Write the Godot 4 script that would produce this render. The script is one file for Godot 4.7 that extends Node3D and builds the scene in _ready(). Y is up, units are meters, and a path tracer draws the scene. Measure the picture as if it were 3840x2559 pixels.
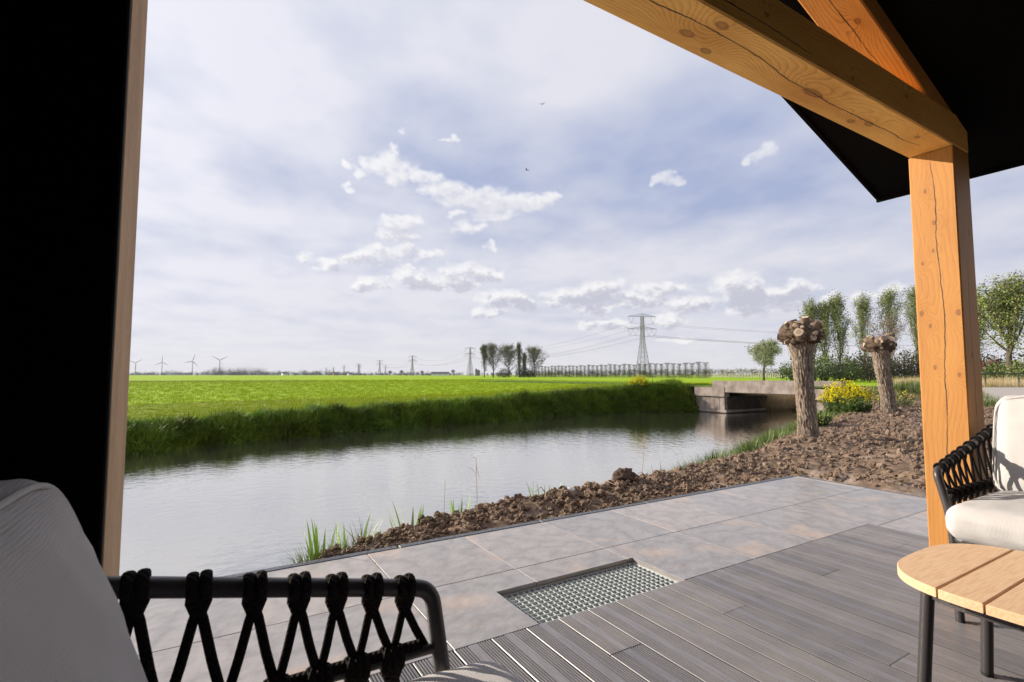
extends Node3D
# A covered terrace by a canal, looking out over fields. Metres, y up; x runs along the front of the porch, -z out to the water.

const WATER := -0.75
var used := {}
var M := {}
var rng := RandomNumberGenerator.new()
var na := FastNoiseLite.new()
var nb := FastNoiseLite.new()
var nc := FastNoiseLite.new()


class MB:
	var v := PackedVector3Array()
	var n := PackedVector3Array()
	var t := PackedVector2Array()
	var c := PackedColorArray()
	var ix := PackedInt32Array()
	var col := Color(1, 1, 1)

	func put(p: Vector3, nn: Vector3, uv: Vector2) -> void:
		v.append(p); n.append(nn); t.append(uv); c.append(col)

	func tri(a: Vector3, b: Vector3, d: Vector3, out: Vector3) -> void:
		var nn := (b - a).cross(d - a).normalized()
		var s := v.size()
		if nn.dot(out) < 0.0:
			put(a, -nn, Vector2.ZERO); put(b, -nn, Vector2(1, 0)); put(d, -nn, Vector2(0, 1))
		else:
			put(a, nn, Vector2.ZERO); put(d, nn, Vector2(0, 1)); put(b, nn, Vector2(1, 0))
		ix.append(s); ix.append(s + 1); ix.append(s + 2)

	func quad(a: Vector3, b: Vector3, d: Vector3, e: Vector3, out: Vector3, ua := Vector2.ZERO, ub := Vector2(1, 0), ud := Vector2(1, 1), ue := Vector2(0, 1)) -> void:
		var nn := (d - a).cross(e - b).normalized()
		var flip := nn.dot(out) < 0.0
		if flip:
			nn = -nn
		var s := v.size()
		put(a, nn, ua); put(b, nn, ub); put(d, nn, ud); put(e, nn, ue)
		if flip:
			ix.append_array(PackedInt32Array([s, s + 1, s + 2, s, s + 2, s + 3]))
		else:
			ix.append_array(PackedInt32Array([s, s + 2, s + 1, s, s + 3, s + 2]))

	func box(at: Vector3, size: Vector3, bevel := 0.0, basis := Basis.IDENTITY) -> void:
		var h := size * 0.5
		var g := minf(bevel, minf(h.x, minf(h.y, h.z)) * 0.9)
		var inn := h - Vector3(g, g, g)
		for k in 3:
			var i := (k + 1) % 3
			var j := (k + 2) % 3
			for s in [-1.0, 1.0]:
				var o := Vector3.ZERO
				o[k] = s * h[k]
				var a := Vector3.ZERO
				a[i] = inn[i]
				var b := Vector3.ZERO
				b[j] = inn[j]
				var ou := Vector3.ZERO
				ou[k] = s
				quad(at + basis * (o - a - b), at + basis * (o + a - b), at + basis * (o + a + b), at + basis * (o - a + b), basis * ou)
		if g <= 0.0:
			return
		for k in 3:
			var i := (k + 1) % 3
			var j := (k + 2) % 3
			for si in [-1.0, 1.0]:
				for sj in [-1.0, 1.0]:
					var p := Vector3.ZERO
					p[i] = si * h[i]; p[j] = sj * inn[j]
					var q := Vector3.ZERO
					q[i] = si * inn[i]; q[j] = sj * h[j]
					var l := Vector3.ZERO
					l[k] = inn[k]
					var ou := Vector3.ZERO
					ou[i] = si; ou[j] = sj
					quad(at + basis * (p - l), at + basis * (p + l), at + basis * (q + l), at + basis * (q - l), basis * ou)
		for sx in [-1.0, 1.0]:
			for sy in [-1.0, 1.0]:
				for sz in [-1.0, 1.0]:
					var ou := Vector3(sx, sy, sz)
					tri(at + basis * Vector3(sx * h.x, sy * inn.y, sz * inn.z), at + basis * Vector3(sx * inn.x, sy * h.y, sz * inn.z), at + basis * Vector3(sx * inn.x, sy * inn.y, sz * h.z), basis * ou)

	func bar(a: Vector3, b: Vector3, w: float, h: float, up := Vector3.UP, bevel := 0.0) -> void:
		var x := (b - a).normalized()
		if absf(x.dot(up)) > 0.99:
			up = Vector3.RIGHT
		var z := x.cross(up).normalized()
		box((a + b) * 0.5, Vector3((b - a).length(), h, w), bevel, Basis(x, z.cross(x), z))

	func tube(pts: PackedVector3Array, rad: PackedFloat32Array, sides: int, caps := true, squash := Vector3.ONE) -> void:
		var m := pts.size()
		var dir := (pts[1] - pts[0]).normalized()
		var side := dir.cross(Vector3.UP if absf(dir.y) < 0.9 else Vector3.RIGHT).normalized()
		var s := v.size()
		var run := 0.0
		for i in m:
			var d := (pts[mini(i + 1, m - 1)] - pts[maxi(i - 1, 0)]).normalized()
			if d == Vector3.ZERO:
				d = dir
			side = (side - d * side.dot(d)).normalized()
			var other := d.cross(side)
			if i > 0:
				run += pts[i].distance_to(pts[i - 1])
			var r: float = rad[mini(i, rad.size() - 1)]
			for k in sides + 1:
				var a := TAU * k / sides
				var o := side * cos(a) + other * sin(a)
				put(pts[i] + o * r * squash, (o / squash).normalized(), Vector2(run, float(k) / sides))
			dir = d
		for i in m - 1:
			for k in sides:
				var p := s + i * (sides + 1) + k
				ix.append_array(PackedInt32Array([p, p + sides + 1, p + 1, p + 1, p + sides + 1, p + sides + 2]))
		if caps:
			for e in [0, m - 1]:
				var nn := (pts[0] - pts[1]).normalized() if e == 0 else (pts[m - 1] - pts[m - 2]).normalized()
				var cc := v.size()
				put(pts[e], nn, Vector2.ZERO)
				for k in sides + 1:
					put(v[s + e * (sides + 1) + k], nn, Vector2.ZERO)
				for k in sides:
					if e == 0:
						ix.append_array(PackedInt32Array([cc, cc + k + 1, cc + k + 2]))
					else:
						ix.append_array(PackedInt32Array([cc, cc + k + 2, cc + k + 1]))

	func slab(poly: PackedVector2Array, y0: float, y1: float, bev := 0.0) -> void:
		# a flat piece whose outline lies in x, z
		var id := Geometry2D.triangulate_polygon(poly)
		var top := poly
		if bev > 0.0:
			var inset := Geometry2D.offset_polygon(poly, -bev, Geometry2D.JOIN_MITER)
			if inset.size() == 1 and inset[0].size() == poly.size():
				# match the order of corners
				var best := PackedVector2Array()
				for p in poly:
					var near := inset[0][0]
					for q in inset[0]:
						if q.distance_to(p) < near.distance_to(p):
							near = q
					best.append(near)
				top = best
		for i in range(0, id.size(), 3):
			var a := top[id[i]]
			var b := top[id[i + 1]]
			var d := top[id[i + 2]]
			tri(Vector3(a.x, y1, a.y), Vector3(b.x, y1, b.y), Vector3(d.x, y1, d.y), Vector3.UP)
		var cw := Geometry2D.is_polygon_clockwise(poly)
		var yb := y1 - bev
		for i in poly.size():
			var a := poly[i]
			var b := poly[(i + 1) % poly.size()]
			var e := (b - a).normalized()
			var o := Vector3(e.y, 0, -e.x) if not cw else Vector3(-e.y, 0, e.x)
			quad(Vector3(a.x, y0, a.y), Vector3(b.x, y0, b.y), Vector3(b.x, yb, b.y), Vector3(a.x, yb, a.y), o)
			if bev > 0.0:
				var ta := top[i]
				var tb := top[(i + 1) % poly.size()]
				quad(Vector3(a.x, yb, a.y), Vector3(b.x, yb, b.y), Vector3(tb.x, y1, tb.y), Vector3(ta.x, y1, ta.y), o + Vector3.UP)

	func grid(nu: int, nv: int, f: Callable, closed := false) -> void:
		# f(i, j) gives [position, colour]; normals are smoothed
		var s := v.size()
		for j in nv:
			for i in nu:
				var r: Array = f.call(i, j)
				v.append(r[0]); n.append(Vector3.ZERO); t.append(Vector2(float(i) / (nu - 1), float(j) / (nv - 1))); c.append(r[1])
		for j in nv - 1:
			for i in nu - 1:
				var p := s + j * nu + i
				for q in [[p, p + 1, p + nu + 1], [p, p + nu + 1, p + nu]]:
					var nn: Vector3 = (v[q[2]] - v[q[0]]).cross(v[q[1]] - v[q[0]])
					for k in q:
						n[k] += nn
					ix.append_array(PackedInt32Array([q[0], q[1], q[2]]))
		if closed:
			for j in nv:
				var a := s + j * nu
				var w := n[a] + n[a + nu - 1]
				n[a] = w
				n[a + nu - 1] = w
		for k in range(s, v.size()):
			n[k] = n[k].normalized() if n[k] != Vector3.ZERO else Vector3.UP

	func mesh() -> ArrayMesh:
		var arr := []
		arr.resize(Mesh.ARRAY_MAX)
		arr[Mesh.ARRAY_VERTEX] = v
		arr[Mesh.ARRAY_NORMAL] = n
		arr[Mesh.ARRAY_TEX_UV] = t
		arr[Mesh.ARRAY_COLOR] = c
		arr[Mesh.ARRAY_INDEX] = ix
		var m := ArrayMesh.new()
		m.add_surface_from_arrays(Mesh.PRIMITIVE_TRIANGLES, arr)
		return m


func numbered(called: String) -> String:
	var k: int = used.get(called, -1) + 1
	used[called] = k
	return called if k == 0 else "%s_%03d" % [called, k]


func inst(called: String, mesh: Mesh, m: Material, parent: Node = null) -> MeshInstance3D:
	var o := MeshInstance3D.new()
	o.mesh = mesh
	o.material_override = m
	if parent == null:
		o.name = numbered(called)
		add_child(o)
	else:
		var k := 0
		var key := str(parent.get_instance_id()) + "/" + called
		k = used.get(key, -1) + 1
		used[key] = k
		o.name = called if k == 0 else "%s_%03d" % [called, k]
		parent.add_child(o, true)
	return o


func obj(called: String, b: MB, m: Material, parent: Node = null) -> MeshInstance3D:
	return inst(called, b.mesh(), m, parent)


func thing(called: String, label: String, category: String, at := Vector3.ZERO, turn := 0.0, group := "") -> Node3D:
	var o := Node3D.new()
	o.name = numbered(called)
	add_child(o)
	o.position = at
	o.rotation.y = turn
	tag(o, label, category, group)
	return o


func tag(o: Node, label: String, category: String, group := "") -> Node:
	o.set_meta("label", label)
	o.set_meta("category", category)
	if group:
		o.set_meta("group", group)
	return o


func dup(src: Node3D, at: Vector3, turn: float, label: String, size := 1.0) -> Node3D:
	var o: Node3D = src.duplicate()
	o.name = numbered(str(src.name).rstrip("0123456789").rstrip("_"))
	add_child(o)
	o.position = at
	o.rotation = Vector3(0, turn, 0)
	o.scale = Vector3.ONE * size
	o.set_meta("label", label)
	return o


func struct_kind(o: Node, kind := "structure") -> Node:
	o.set_meta("kind", kind)
	return o


func multi(called: String, mesh: Mesh, m: Material, xf: Array, cols: Array) -> MultiMeshInstance3D:
	var mm := MultiMesh.new()
	mm.transform_format = MultiMesh.TRANSFORM_3D
	mm.use_colors = true
	mm.mesh = mesh
	mm.instance_count = xf.size()
	for i in xf.size():
		mm.set_instance_transform(i, xf[i])
		mm.set_instance_color(i, cols[i])
	var o := MultiMeshInstance3D.new()
	o.multimesh = mm
	o.material_override = m
	o.name = numbered(called)
	add_child(o)
	o.set_meta("kind", "stuff")
	return o


func rounded(corners: PackedVector3Array, r: float, steps := 6) -> PackedVector3Array:
	# a polyline with its corners rounded off
	var out := PackedVector3Array([corners[0]])
	for i in range(1, corners.size() - 1):
		var a := corners[i - 1]
		var b := corners[i]
		var d := corners[i + 1]
		var l := minf(r, 0.48 * minf(a.distance_to(b), d.distance_to(b)))
		var p := b + (a - b).normalized() * l
		var q := b + (d - b).normalized() * l
		for k in steps + 1:
			var u := float(k) / steps
			out.append(p.lerp(b, u).lerp(b.lerp(q, u), u))
	out.append(corners[corners.size() - 1])
	return out


func catmull(p: PackedVector3Array, steps: int) -> PackedVector3Array:
	var out := PackedVector3Array()
	for i in p.size() - 1:
		for k in steps:
			out.append(p[i].cubic_interpolate(p[i + 1], p[maxi(i - 1, 0)], p[mini(i + 2, p.size() - 1)], float(k) / steps))
	out.append(p[p.size() - 1])
	return out


func poly_y(pts: Array, x: float) -> float:
	# piecewise linear through [x, y] pairs
	if x <= pts[0][0]:
		return pts[0][1]
	for i in pts.size() - 1:
		if x <= pts[i + 1][0]:
			var u: float = (x - pts[i][0]) / (pts[i + 1][0] - pts[i][0])
			return lerpf(pts[i][1], pts[i + 1][1], u)
	return pts[pts.size() - 1][1]


# ---------------------------------------------------------------- materials

func lin(r: float, g: float, b: float) -> Color:
	return Color(r, g, b).linear_to_srgb()


func ntex(sd: int, freq: float, oct: int, a: Color, b: Color, mid := Color(0, 0, 0, 0), size := 512, type := FastNoiseLite.TYPE_SIMPLEX_SMOOTH) -> NoiseTexture2D:
	var f := FastNoiseLite.new()
	f.seed = sd
	f.noise_type = type
	f.frequency = freq
	f.fractal_octaves = oct
	f.fractal_gain = 0.55
	var t := NoiseTexture2D.new()
	t.width = size
	t.height = size
	t.seamless = true
	t.noise = f
	var g := Gradient.new()
	g.set_color(0, a)
	g.set_color(1, b)
	if mid.a > 0.0:
		g.add_point(0.5, mid)
	t.color_ramp = g
	return t


func ntex_normal(sd: int, freq: float, oct: int, bump: float, size := 512) -> NoiseTexture2D:
	var t := ntex(sd, freq, oct, Color.BLACK, Color.WHITE, Color(0, 0, 0, 0), size)
	t.color_ramp = null
	t.as_normal_map = true
	t.bump_strength = bump
	return t


func mat(called: String, albedo: Color, rough: float, spec := 0.5) -> StandardMaterial3D:
	var m := StandardMaterial3D.new()
	m.resource_name = called
	m.albedo_color = albedo
	m.roughness = rough
	m.metallic_specular = spec
	M[called] = m
	return m


func planes(m: StandardMaterial3D, scale: Vector3, world := true) -> StandardMaterial3D:
	m.uv1_triplanar = true
	m.uv1_world_triplanar = world
	m.uv1_scale = scale
	return m


func vmat(called: String, rough: float, spec := 0.5, back := Color(0, 0, 0)) -> StandardMaterial3D:
	var m := mat(called, Color.WHITE, rough, spec)
	m.vertex_color_use_as_albedo = true
	if back != Color(0, 0, 0):
		m.backlight_enabled = true
		m.backlight = back
	return m


func wood_image(px_l: int, px_w: int, face_len: float, knots: Array, cracks: Array, sd: int, light: Color, dark: Color, contrast: float) -> ImageTexture:
	# four faces of a squared timber stacked in v, each 0.2 m across; knots are [face, u, w, size u, size w], cracks are [face, u0, u1, w, wander]
	var img := Image.create(px_l, px_w * 4, false, Image.FORMAT_RGB8)
	var f := FastNoiseLite.new()
	f.seed = sd
	f.frequency = 1.0
	f.fractal_octaves = 3
	var fine := FastNoiseLite.new()
	fine.seed = sd + 7
	fine.frequency = 1.0
	fine.fractal_octaves = 3
	var knot_c := Color(dark.r * 0.5, dark.g * 0.42, dark.b * 0.38)
	for face in 4:
		var mine := []
		for k in knots:
			if k[0] == face:
				mine.append(k)
		var splits := []
		for k in cracks:
			if k[0] == face:
				splits.append(k)
		for y in px_w:
			var w := 0.2 * (y + 0.5) / px_w
			for x in px_l:
				var u := face_len * (x + 0.5) / px_l
				var r := (w - 0.1) * (1.0 + 0.5 * face) * 5.0 + 0.55 * f.get_noise_3d(u * 0.6, w * 1.6, face * 9.0) + 0.05 * f.get_noise_3d(u * 4.0, w * 9.0, face * 9.0 + 3.0)
				var kn := 0.0
				var stain := 0.0
				for k in mine:
					var du: float = (u - k[1]) / k[3]
					var dw: float = (w - k[2]) / k[4]
					var d2 := du * du + dw * dw
					if d2 < 9.0:
						r += (0.35 + 5.0 * k[3]) * exp(-d2 * 0.5)
						stain += 2.2 * k[3] * exp(-d2 * 0.45)
						var wide := sqrt(du * du * 6.0 + dw * dw * 6.0)
						wide *= 1.35 + 0.35 * f.get_noise_2d(u * 9.0, w * 30.0)
						if wide < 1.3:
							kn = maxf(kn, clampf((1.25 - wide) * 2.6, 0.0, 1.0) * (0.50 + 0.42 * smoothstep(0.45, 1.0, wide) - 0.12 * sin(wide * 16.0)))
				var s := r * 8.0
				s = s - floorf(s)
				var late := pow(s, 2.8) * (1.0 - smoothstep(0.93, 1.0, s))
				var g := 0.5 + 0.5 * fine.get_noise_2d(u * 9.0, w * 260.0 + face * 70.0)
				var mix := clampf(contrast * late * (0.75 + 0.5 * g) + minf(stain, 0.55) + 0.42 * (g - 0.38) + 0.25 * f.get_noise_2d(u * 1.3 + 40.0, w * 8.0 + face * 11.0), 0.0, 1.0)
				var col := light.lerp(dark, mix)
				if kn > 0.0:
					col = col.lerp(knot_c, kn * 0.6)
				for k in splits:
					if u > k[1] and u < k[2]:
						var at: float = k[3] + k[4] * f.get_noise_2d(u * 0.7, 90.0) + 0.003 * f.get_noise_2d(u * 14.0, 20.0)
						var wid: float = 0.0016 * minf(1.0, 8.0 * minf(u - k[1], k[2] - u)) * (0.7 + 0.8 * f.get_noise_2d(u * 5.0, 55.0))
						var off := absf(w - at)
						if off < wid + 0.0012:
							col = col.lerp(Color(0.10, 0.05, 0.02), clampf(1.0 - (off - wid) / 0.0012, 0.0, 1.0) * 0.9)
				img.set_pixel(x, face * px_w + y, col)
	return ImageTexture.create_from_image(img)


func make_materials() -> void:
	var m: StandardMaterial3D
	# squared timber, with knots where the photographed posts and beams have them
	m = mat("post_timber", Color.WHITE, 0.62)
	m.albedo_texture = wood_image(1024, 112, 2.4, [[0, 1.99, 0.07, 0.035, 0.022], [0, 1.81, 0.10, 0.04, 0.025], [0, 1.66, 0.09, 0.03, 0.02], [0, 1.6, 0.04, 0.03, 0.02], [0, 1.33, 0.025, 0.04, 0.026], [0, 1.32, 0.18, 0.05, 0.034], [0, 1.26, 0.06, 0.03, 0.02], [0, 1.04, 0.07, 0.035, 0.022], [0, 1.0, 0.17, 0.035, 0.022], [0, 0.55, 0.12, 0.03, 0.02], [1, 1.75, 0.06, 0.05, 0.03], [1, 1.1, 0.12, 0.05, 0.03], [1, 0.62, 0.05, 0.04, 0.03]], [[0, 0.45, 2.15, 0.108, 0.03], [1, 0.3, 1.6, 0.1, 0.03]], 11, Color(0.735, 0.515, 0.245), Color(0.58, 0.35, 0.135), 0.34)
	m = mat("beam_timber", Color.WHITE, 0.6)
	m.albedo_texture = wood_image(2048, 112, 4.2, [[2, 1.83, 0.07, 0.10, 0.05], [2, 1.97, 0.04, 0.08, 0.04], [2, 1.9, 0.16, 0.09, 0.045], [2, 2.6, 0.09, 0.2, 0.06], [2, 3.0, 0.05, 0.08, 0.04], [2, 3.1, 0.08, 0.1, 0.05], [2, 3.46, 0.14, 0.06, 0.035], [1, 2.1, 0.1, 0.04, 0.03], [1, 2.7, 0.05, 0.035, 0.02], [1, 3.2, 0.12, 0.04, 0.025], [3, 2.5, 0.1, 0.05, 0.03]], [[2, 1.4, 3.6, 0.1, 0.05], [1, 1.2, 2.4, 0.05, 0.02]], 23, Color(0.985, 0.77, 0.42), Color(0.76, 0.49, 0.19), 0.5)
	m = mat("rafter_timber", Color.WHITE, 0.6)
	m.albedo_texture = wood_image(1024, 112, 2.4, [[2, 0.9, 0.06, 0.06, 0.035], [2, 1.35, 0.12, 0.08, 0.04], [1, 0.5, 0.06, 0.04, 0.03], [1, 1.0, 0.12, 0.05, 0.03], [1, 1.5, 0.05, 0.04, 0.03]], [[2, 0.6, 1.8, 0.09, 0.04]], 37, Color(0.84, 0.59, 0.30), Color(0.62, 0.36, 0.13), 0.6)
	m = mat("sawn_edge", Color.WHITE, 0.8)
	m.albedo_texture = wood_image(1024, 112, 2.4, [[0, 0.55, 0.1, 0.03, 0.03]], [[0, 0.1, 2.3, 0.17, 0.01], [0, 0.1, 1.4, 0.14, 0.01]], 51, Color(0.88, 0.73, 0.57), Color(0.52, 0.39, 0.27), 0.8)
	m = mat("near_black_wood", lin(0.005, 0.0035, 0.003), 0.75, 0.2)
	m = mat("black_paint", lin(0.003, 0.003, 0.0032), 0.8, 0.15)
	planes(m, Vector3(2, 2, 2))
	# slate-look tiles in four tones
	var slate := [[0.385, 0.37, 0.36], [0.35, 0.342, 0.342], [0.41, 0.39, 0.375], [0.365, 0.353, 0.348]]
	for k in 4:
		m = mat("slate%d" % k, lin(slate[k][0], slate[k][1], slate[k][2]), 0.40, 0.55)
		var veins := ntex(60 + k, 0.0045, 6, Color(1.0, 0.99, 0.985), Color(0.82, 0.815, 0.82), Color(0.93, 0.925, 0.925), 1024)
		veins.noise.fractal_type = FastNoiseLite.FRACTAL_RIDGED
		m.albedo_texture = veins
		var rust := ntex(70 + k, 0.003, 5, Color(0.70, 0.64, 0.59, 0.0), Color(0.74, 0.65, 0.57, 0.5), Color(0, 0, 0, 0))
		rust.color_ramp.set_offset(0, 0.62)
		rust.color_ramp.set_offset(1, 0.88)
		m.detail_enabled = true
		m.detail_albedo = rust
		m.detail_blend_mode = BaseMaterial3D.BLEND_MODE_MIX
		m.roughness_texture = ntex(80 + k, 0.02, 4, Color(0.72, 0.72, 0.72), Color(1, 1, 1))
		m.heightmap_enabled = true
		m.heightmap_texture = ntex(64, 0.014, 5, Color.BLACK, Color.WHITE)
		m.heightmap_scale = 0.35
		planes(m, Vector3(0.83, 0.83, 0.83))
		m.uv2_triplanar = true
		m.uv1_offset = Vector3(0.37 * k, 0, 0.19 * k)
	m = mat("grout", lin(0.30, 0.26, 0.21), 0.9)
	m.albedo_texture = ntex(90, 0.15, 3, Color(0.35, 0.32, 0.28), Color(1, 0.95, 0.88))
	planes(m, Vector3(2, 2, 2))
	m = mat("bluestone", lin(0.10, 0.11, 0.125), 0.45)
	m.albedo_texture = ntex(91, 0.03, 4, Color(0.6, 0.6, 0.62), Color(1.25, 1.25, 1.25))
	m.heightmap_enabled = true
	m.heightmap_texture = m.albedo_texture
	m.heightmap_scale = 0.4
	planes(m, Vector3(2.5, 2.5, 2.5))
	# ribbed deck boards in four tones
	var deck := [[0.262, 0.255, 0.270], [0.238, 0.233, 0.25], [0.28, 0.271, 0.28], [0.22, 0.217, 0.235]]
	var streak := ntex(95, 0.022, 6, Color(0.78, 0.78, 0.785), Color(1, 0.99, 0.98), Color(0.90, 0.895, 0.895))
	for k in 4:
		m = mat("board%d" % k, lin(deck[k][0], deck[k][1], deck[k][2]), 0.42, 0.5)
		m.albedo_texture = streak
		m.vertex_color_use_as_albedo = true
		m.roughness_texture = ntex(96, 0.01, 4, Color(0.75, 0.75, 0.75), Color(1, 1, 1))
		planes(m, Vector3(5.0, 5.0, 0.42))
		m.uv1_offset = Vector3(0.21 * k, 0, 0.33 * k)
	m = mat("pit", lin(0.03, 0.027, 0.025), 0.9)
	m = mat("galvanised", lin(0.80, 0.84, 0.84), 0.45)
	m.metallic = 0.2
	m.albedo_texture = ntex(97, 0.05, 3, Color(0.7, 0.72, 0.72), Color(1, 1, 1))
	planes(m, Vector3(4, 4, 4))
	m = mat("cut_stone", lin(0.48, 0.43, 0.38), 0.8)
	# furniture
	m = mat("frame_paint", lin(0.05, 0.045, 0.048), 0.38, 0.5)
	m.heightmap_enabled = true
	m.heightmap_texture = ntex(98, 0.2, 2, Color.BLACK, Color.WHITE)
	m.heightmap_scale = 0.02
	planes(m, Vector3(6, 6, 6), false)
	m = mat("rope", lin(0.020, 0.016, 0.015), 0.85, 0.25)
	var twist := Image.create(64, 64, false, Image.FORMAT_RGB8)
	for y in 64:
		for x in 64:
			var g := 0.5 + 0.5 * sin(TAU * (x * 4.0 + y * 2.0) / 64.0)
			g = 0.6 * g + 0.4 * (0.5 + 0.5 * sin(TAU * (x * 4.0 - y * 4.0) / 64.0))
			twist.set_pixel(x, y, Color(g, g, g))
	m.heightmap_enabled = true
	m.heightmap_texture = ImageTexture.create_from_image(twist)
	m.heightmap_scale = 0.35
	m.uv1_scale = Vector3(26, 2, 1)
	var weave := Image.create(64, 64, false, Image.FORMAT_RGB8)
	for y in 64:
		for x in 64:
			var px := x / 64.0 * 8.0
			var py := y / 64.0 * 8.0
			var over := (int(px) + int(py)) % 2 == 0
			var g := absf(sin(PI * (py if over else px))) * (0.65 + 0.35 * absf(sin(PI * (px if over else py))))
			weave.set_pixel(x, y, Color(g, g, g))
	m = mat("cushion_cloth", lin(0.70, 0.69, 0.695), 0.9, 0.3)
	m.albedo_texture = ntex(99, 0.09, 4, Color(0.80, 0.79, 0.78), Color(1, 1, 1))
	m.heightmap_enabled = true
	m.heightmap_texture = ImageTexture.create_from_image(weave)
	m.heightmap_scale = 0.12
	m.rim_enabled = true
	m.rim = 0.3
	planes(m, Vector3(34, 34, 34), false)
	m = mat("teak", lin(0.78, 0.55, 0.345), 0.55, 0.4)
	m.albedo_texture = ntex(100, 0.02, 5, Color(0.90, 0.85, 0.80), Color(1, 1, 1), Color(0.97, 0.95, 0.94))
	planes(m, Vector3(0.8, 9, 9), false)
	# the land
	m = vmat("soil", 0.95, 0.2)
	m.albedo_texture = ntex(101, 0.02, 5, Color(0.55, 0.52, 0.50), Color(1, 1, 1), Color(0.80, 0.78, 0.76))
	planes(m, Vector3(0.8, 0.8, 0.8))
	m = vmat("clod", 0.95, 0.2)
	m.albedo_texture = ntex(102, 0.04, 4, Color(0.6, 0.58, 0.56), Color(1, 1, 1))
	planes(m, Vector3(3, 3, 3))
	m = vmat("leaf", 0.55, 0.4, Color(0.5, 0.5, 0.5))
	m = vmat("blade", 0.45, 0.5, Color(0.62, 0.62, 0.62))
	m = vmat("bank_blade", 0.5, 0.3, Color(0.34, 0.34, 0.34))
	m = vmat("crop_blade", 0.6, 0.15, Color(0.7, 0.7, 0.7))
	m = vmat("straw", 0.8, 0.3, Color(0.5, 0.5, 0.5))
	m = vmat("petal", 0.7, 0.2, Color(0.4, 0.4, 0.4))
	m = vmat("bark", 0.95, 0.2)
	m.albedo_texture = ntex(103, 0.02, 4, Color(0.5, 0.48, 0.46), Color(1, 1, 1))
	planes(m, Vector3(2.5, 0.8, 2.5))
	m = vmat("cut_wood", 0.8, 0.3)
	m = mat("field_crop", Color.WHITE, 0.85, 0.2)
	m.albedo_color = lin(0.32, 0.44, 0.010)
	m.albedo_texture = ntex(104, 0.01, 5, Color(0.72, 0.80, 0.66), Color(1, 1, 0.95), Color(0.88, 0.93, 0.84))
	planes(m, Vector3(0.11, 0.11, 0.11))
	m = mat("verge", lin(0.13, 0.20, 0.05), 0.9, 0.2)
	m.albedo_texture = ntex(105, 0.02, 4, Color(0.6, 0.65, 0.5), Color(1, 1, 0.9))
	planes(m, Vector3(0.2, 0.2, 0.2))
	m = mat("plough_strip", lin(0.14, 0.11, 0.08), 0.95, 0.2)
	m = mat("gravel", lin(0.52, 0.49, 0.46), 0.95, 0.2)
	m.albedo_texture = ntex(106, 0.06, 5, Color(0.72, 0.70, 0.68), Color(1, 1, 1))
	planes(m, Vector3(0.4, 0.4, 0.4))
	m = mat("water", lin(0.67, 0.645, 0.58), 0.03, 0.5)
	m.metallic = 0.978
	m.normal_enabled = true
	m.normal_texture = ntex_normal(107, 0.016, 4, 6.0, 1024)
	m.normal_scale = 0.115
	planes(m, Vector3(0.16, 0.16, 0.3))
	m = mat("concrete", lin(0.30, 0.265, 0.24), 0.85, 0.3)
	m.albedo_texture = ntex(108, 0.008, 6, Color(0.66, 0.64, 0.63), Color(1, 1, 1), Color(0.86, 0.845, 0.84))
	m.heightmap_enabled = true
	m.heightmap_texture = ntex(109, 0.08, 4, Color.BLACK, Color.WHITE)
	m.heightmap_scale = 0.6
	planes(m, Vector3(0.55, 0.4, 0.55))
	m = mat("shaded_concrete", lin(0.075, 0.065, 0.055), 0.8, 0.3)  # darker copy of the concrete: shade under the bridge put into the colour
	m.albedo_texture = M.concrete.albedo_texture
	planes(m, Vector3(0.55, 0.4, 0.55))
	m = mat("steel", lin(0.15, 0.145, 0.15), 0.6)
	m = mat("wire", lin(0.16, 0.16, 0.18), 0.6)
	m = mat("turbine_white", lin(0.30, 0.31, 0.33), 0.6)
	m = mat("rail_black", lin(0.02, 0.022, 0.02), 0.5)
	m = mat("wall_white", lin(0.72, 0.72, 0.72), 0.8)
	m = mat("wall_brick", lin(0.26, 0.13, 0.09), 0.9)
	m = mat("roof_slate", lin(0.07, 0.075, 0.085), 0.7)
	m = mat("feather", lin(0.03, 0.03, 0.032), 0.8)
	m = mat("pebble", lin(0.6, 0.59, 0.57), 0.7)


# ---------------------------------------------------------------- sky

var sky_rows: Array = []
var blob_bins: Array = []
var sun_dir := Vector3.ZERO
var sky_w := 4096
var n1 := FastNoiseLite.new()
var n2 := FastNoiseLite.new()
var n3 := FastNoiseLite.new()


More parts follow.
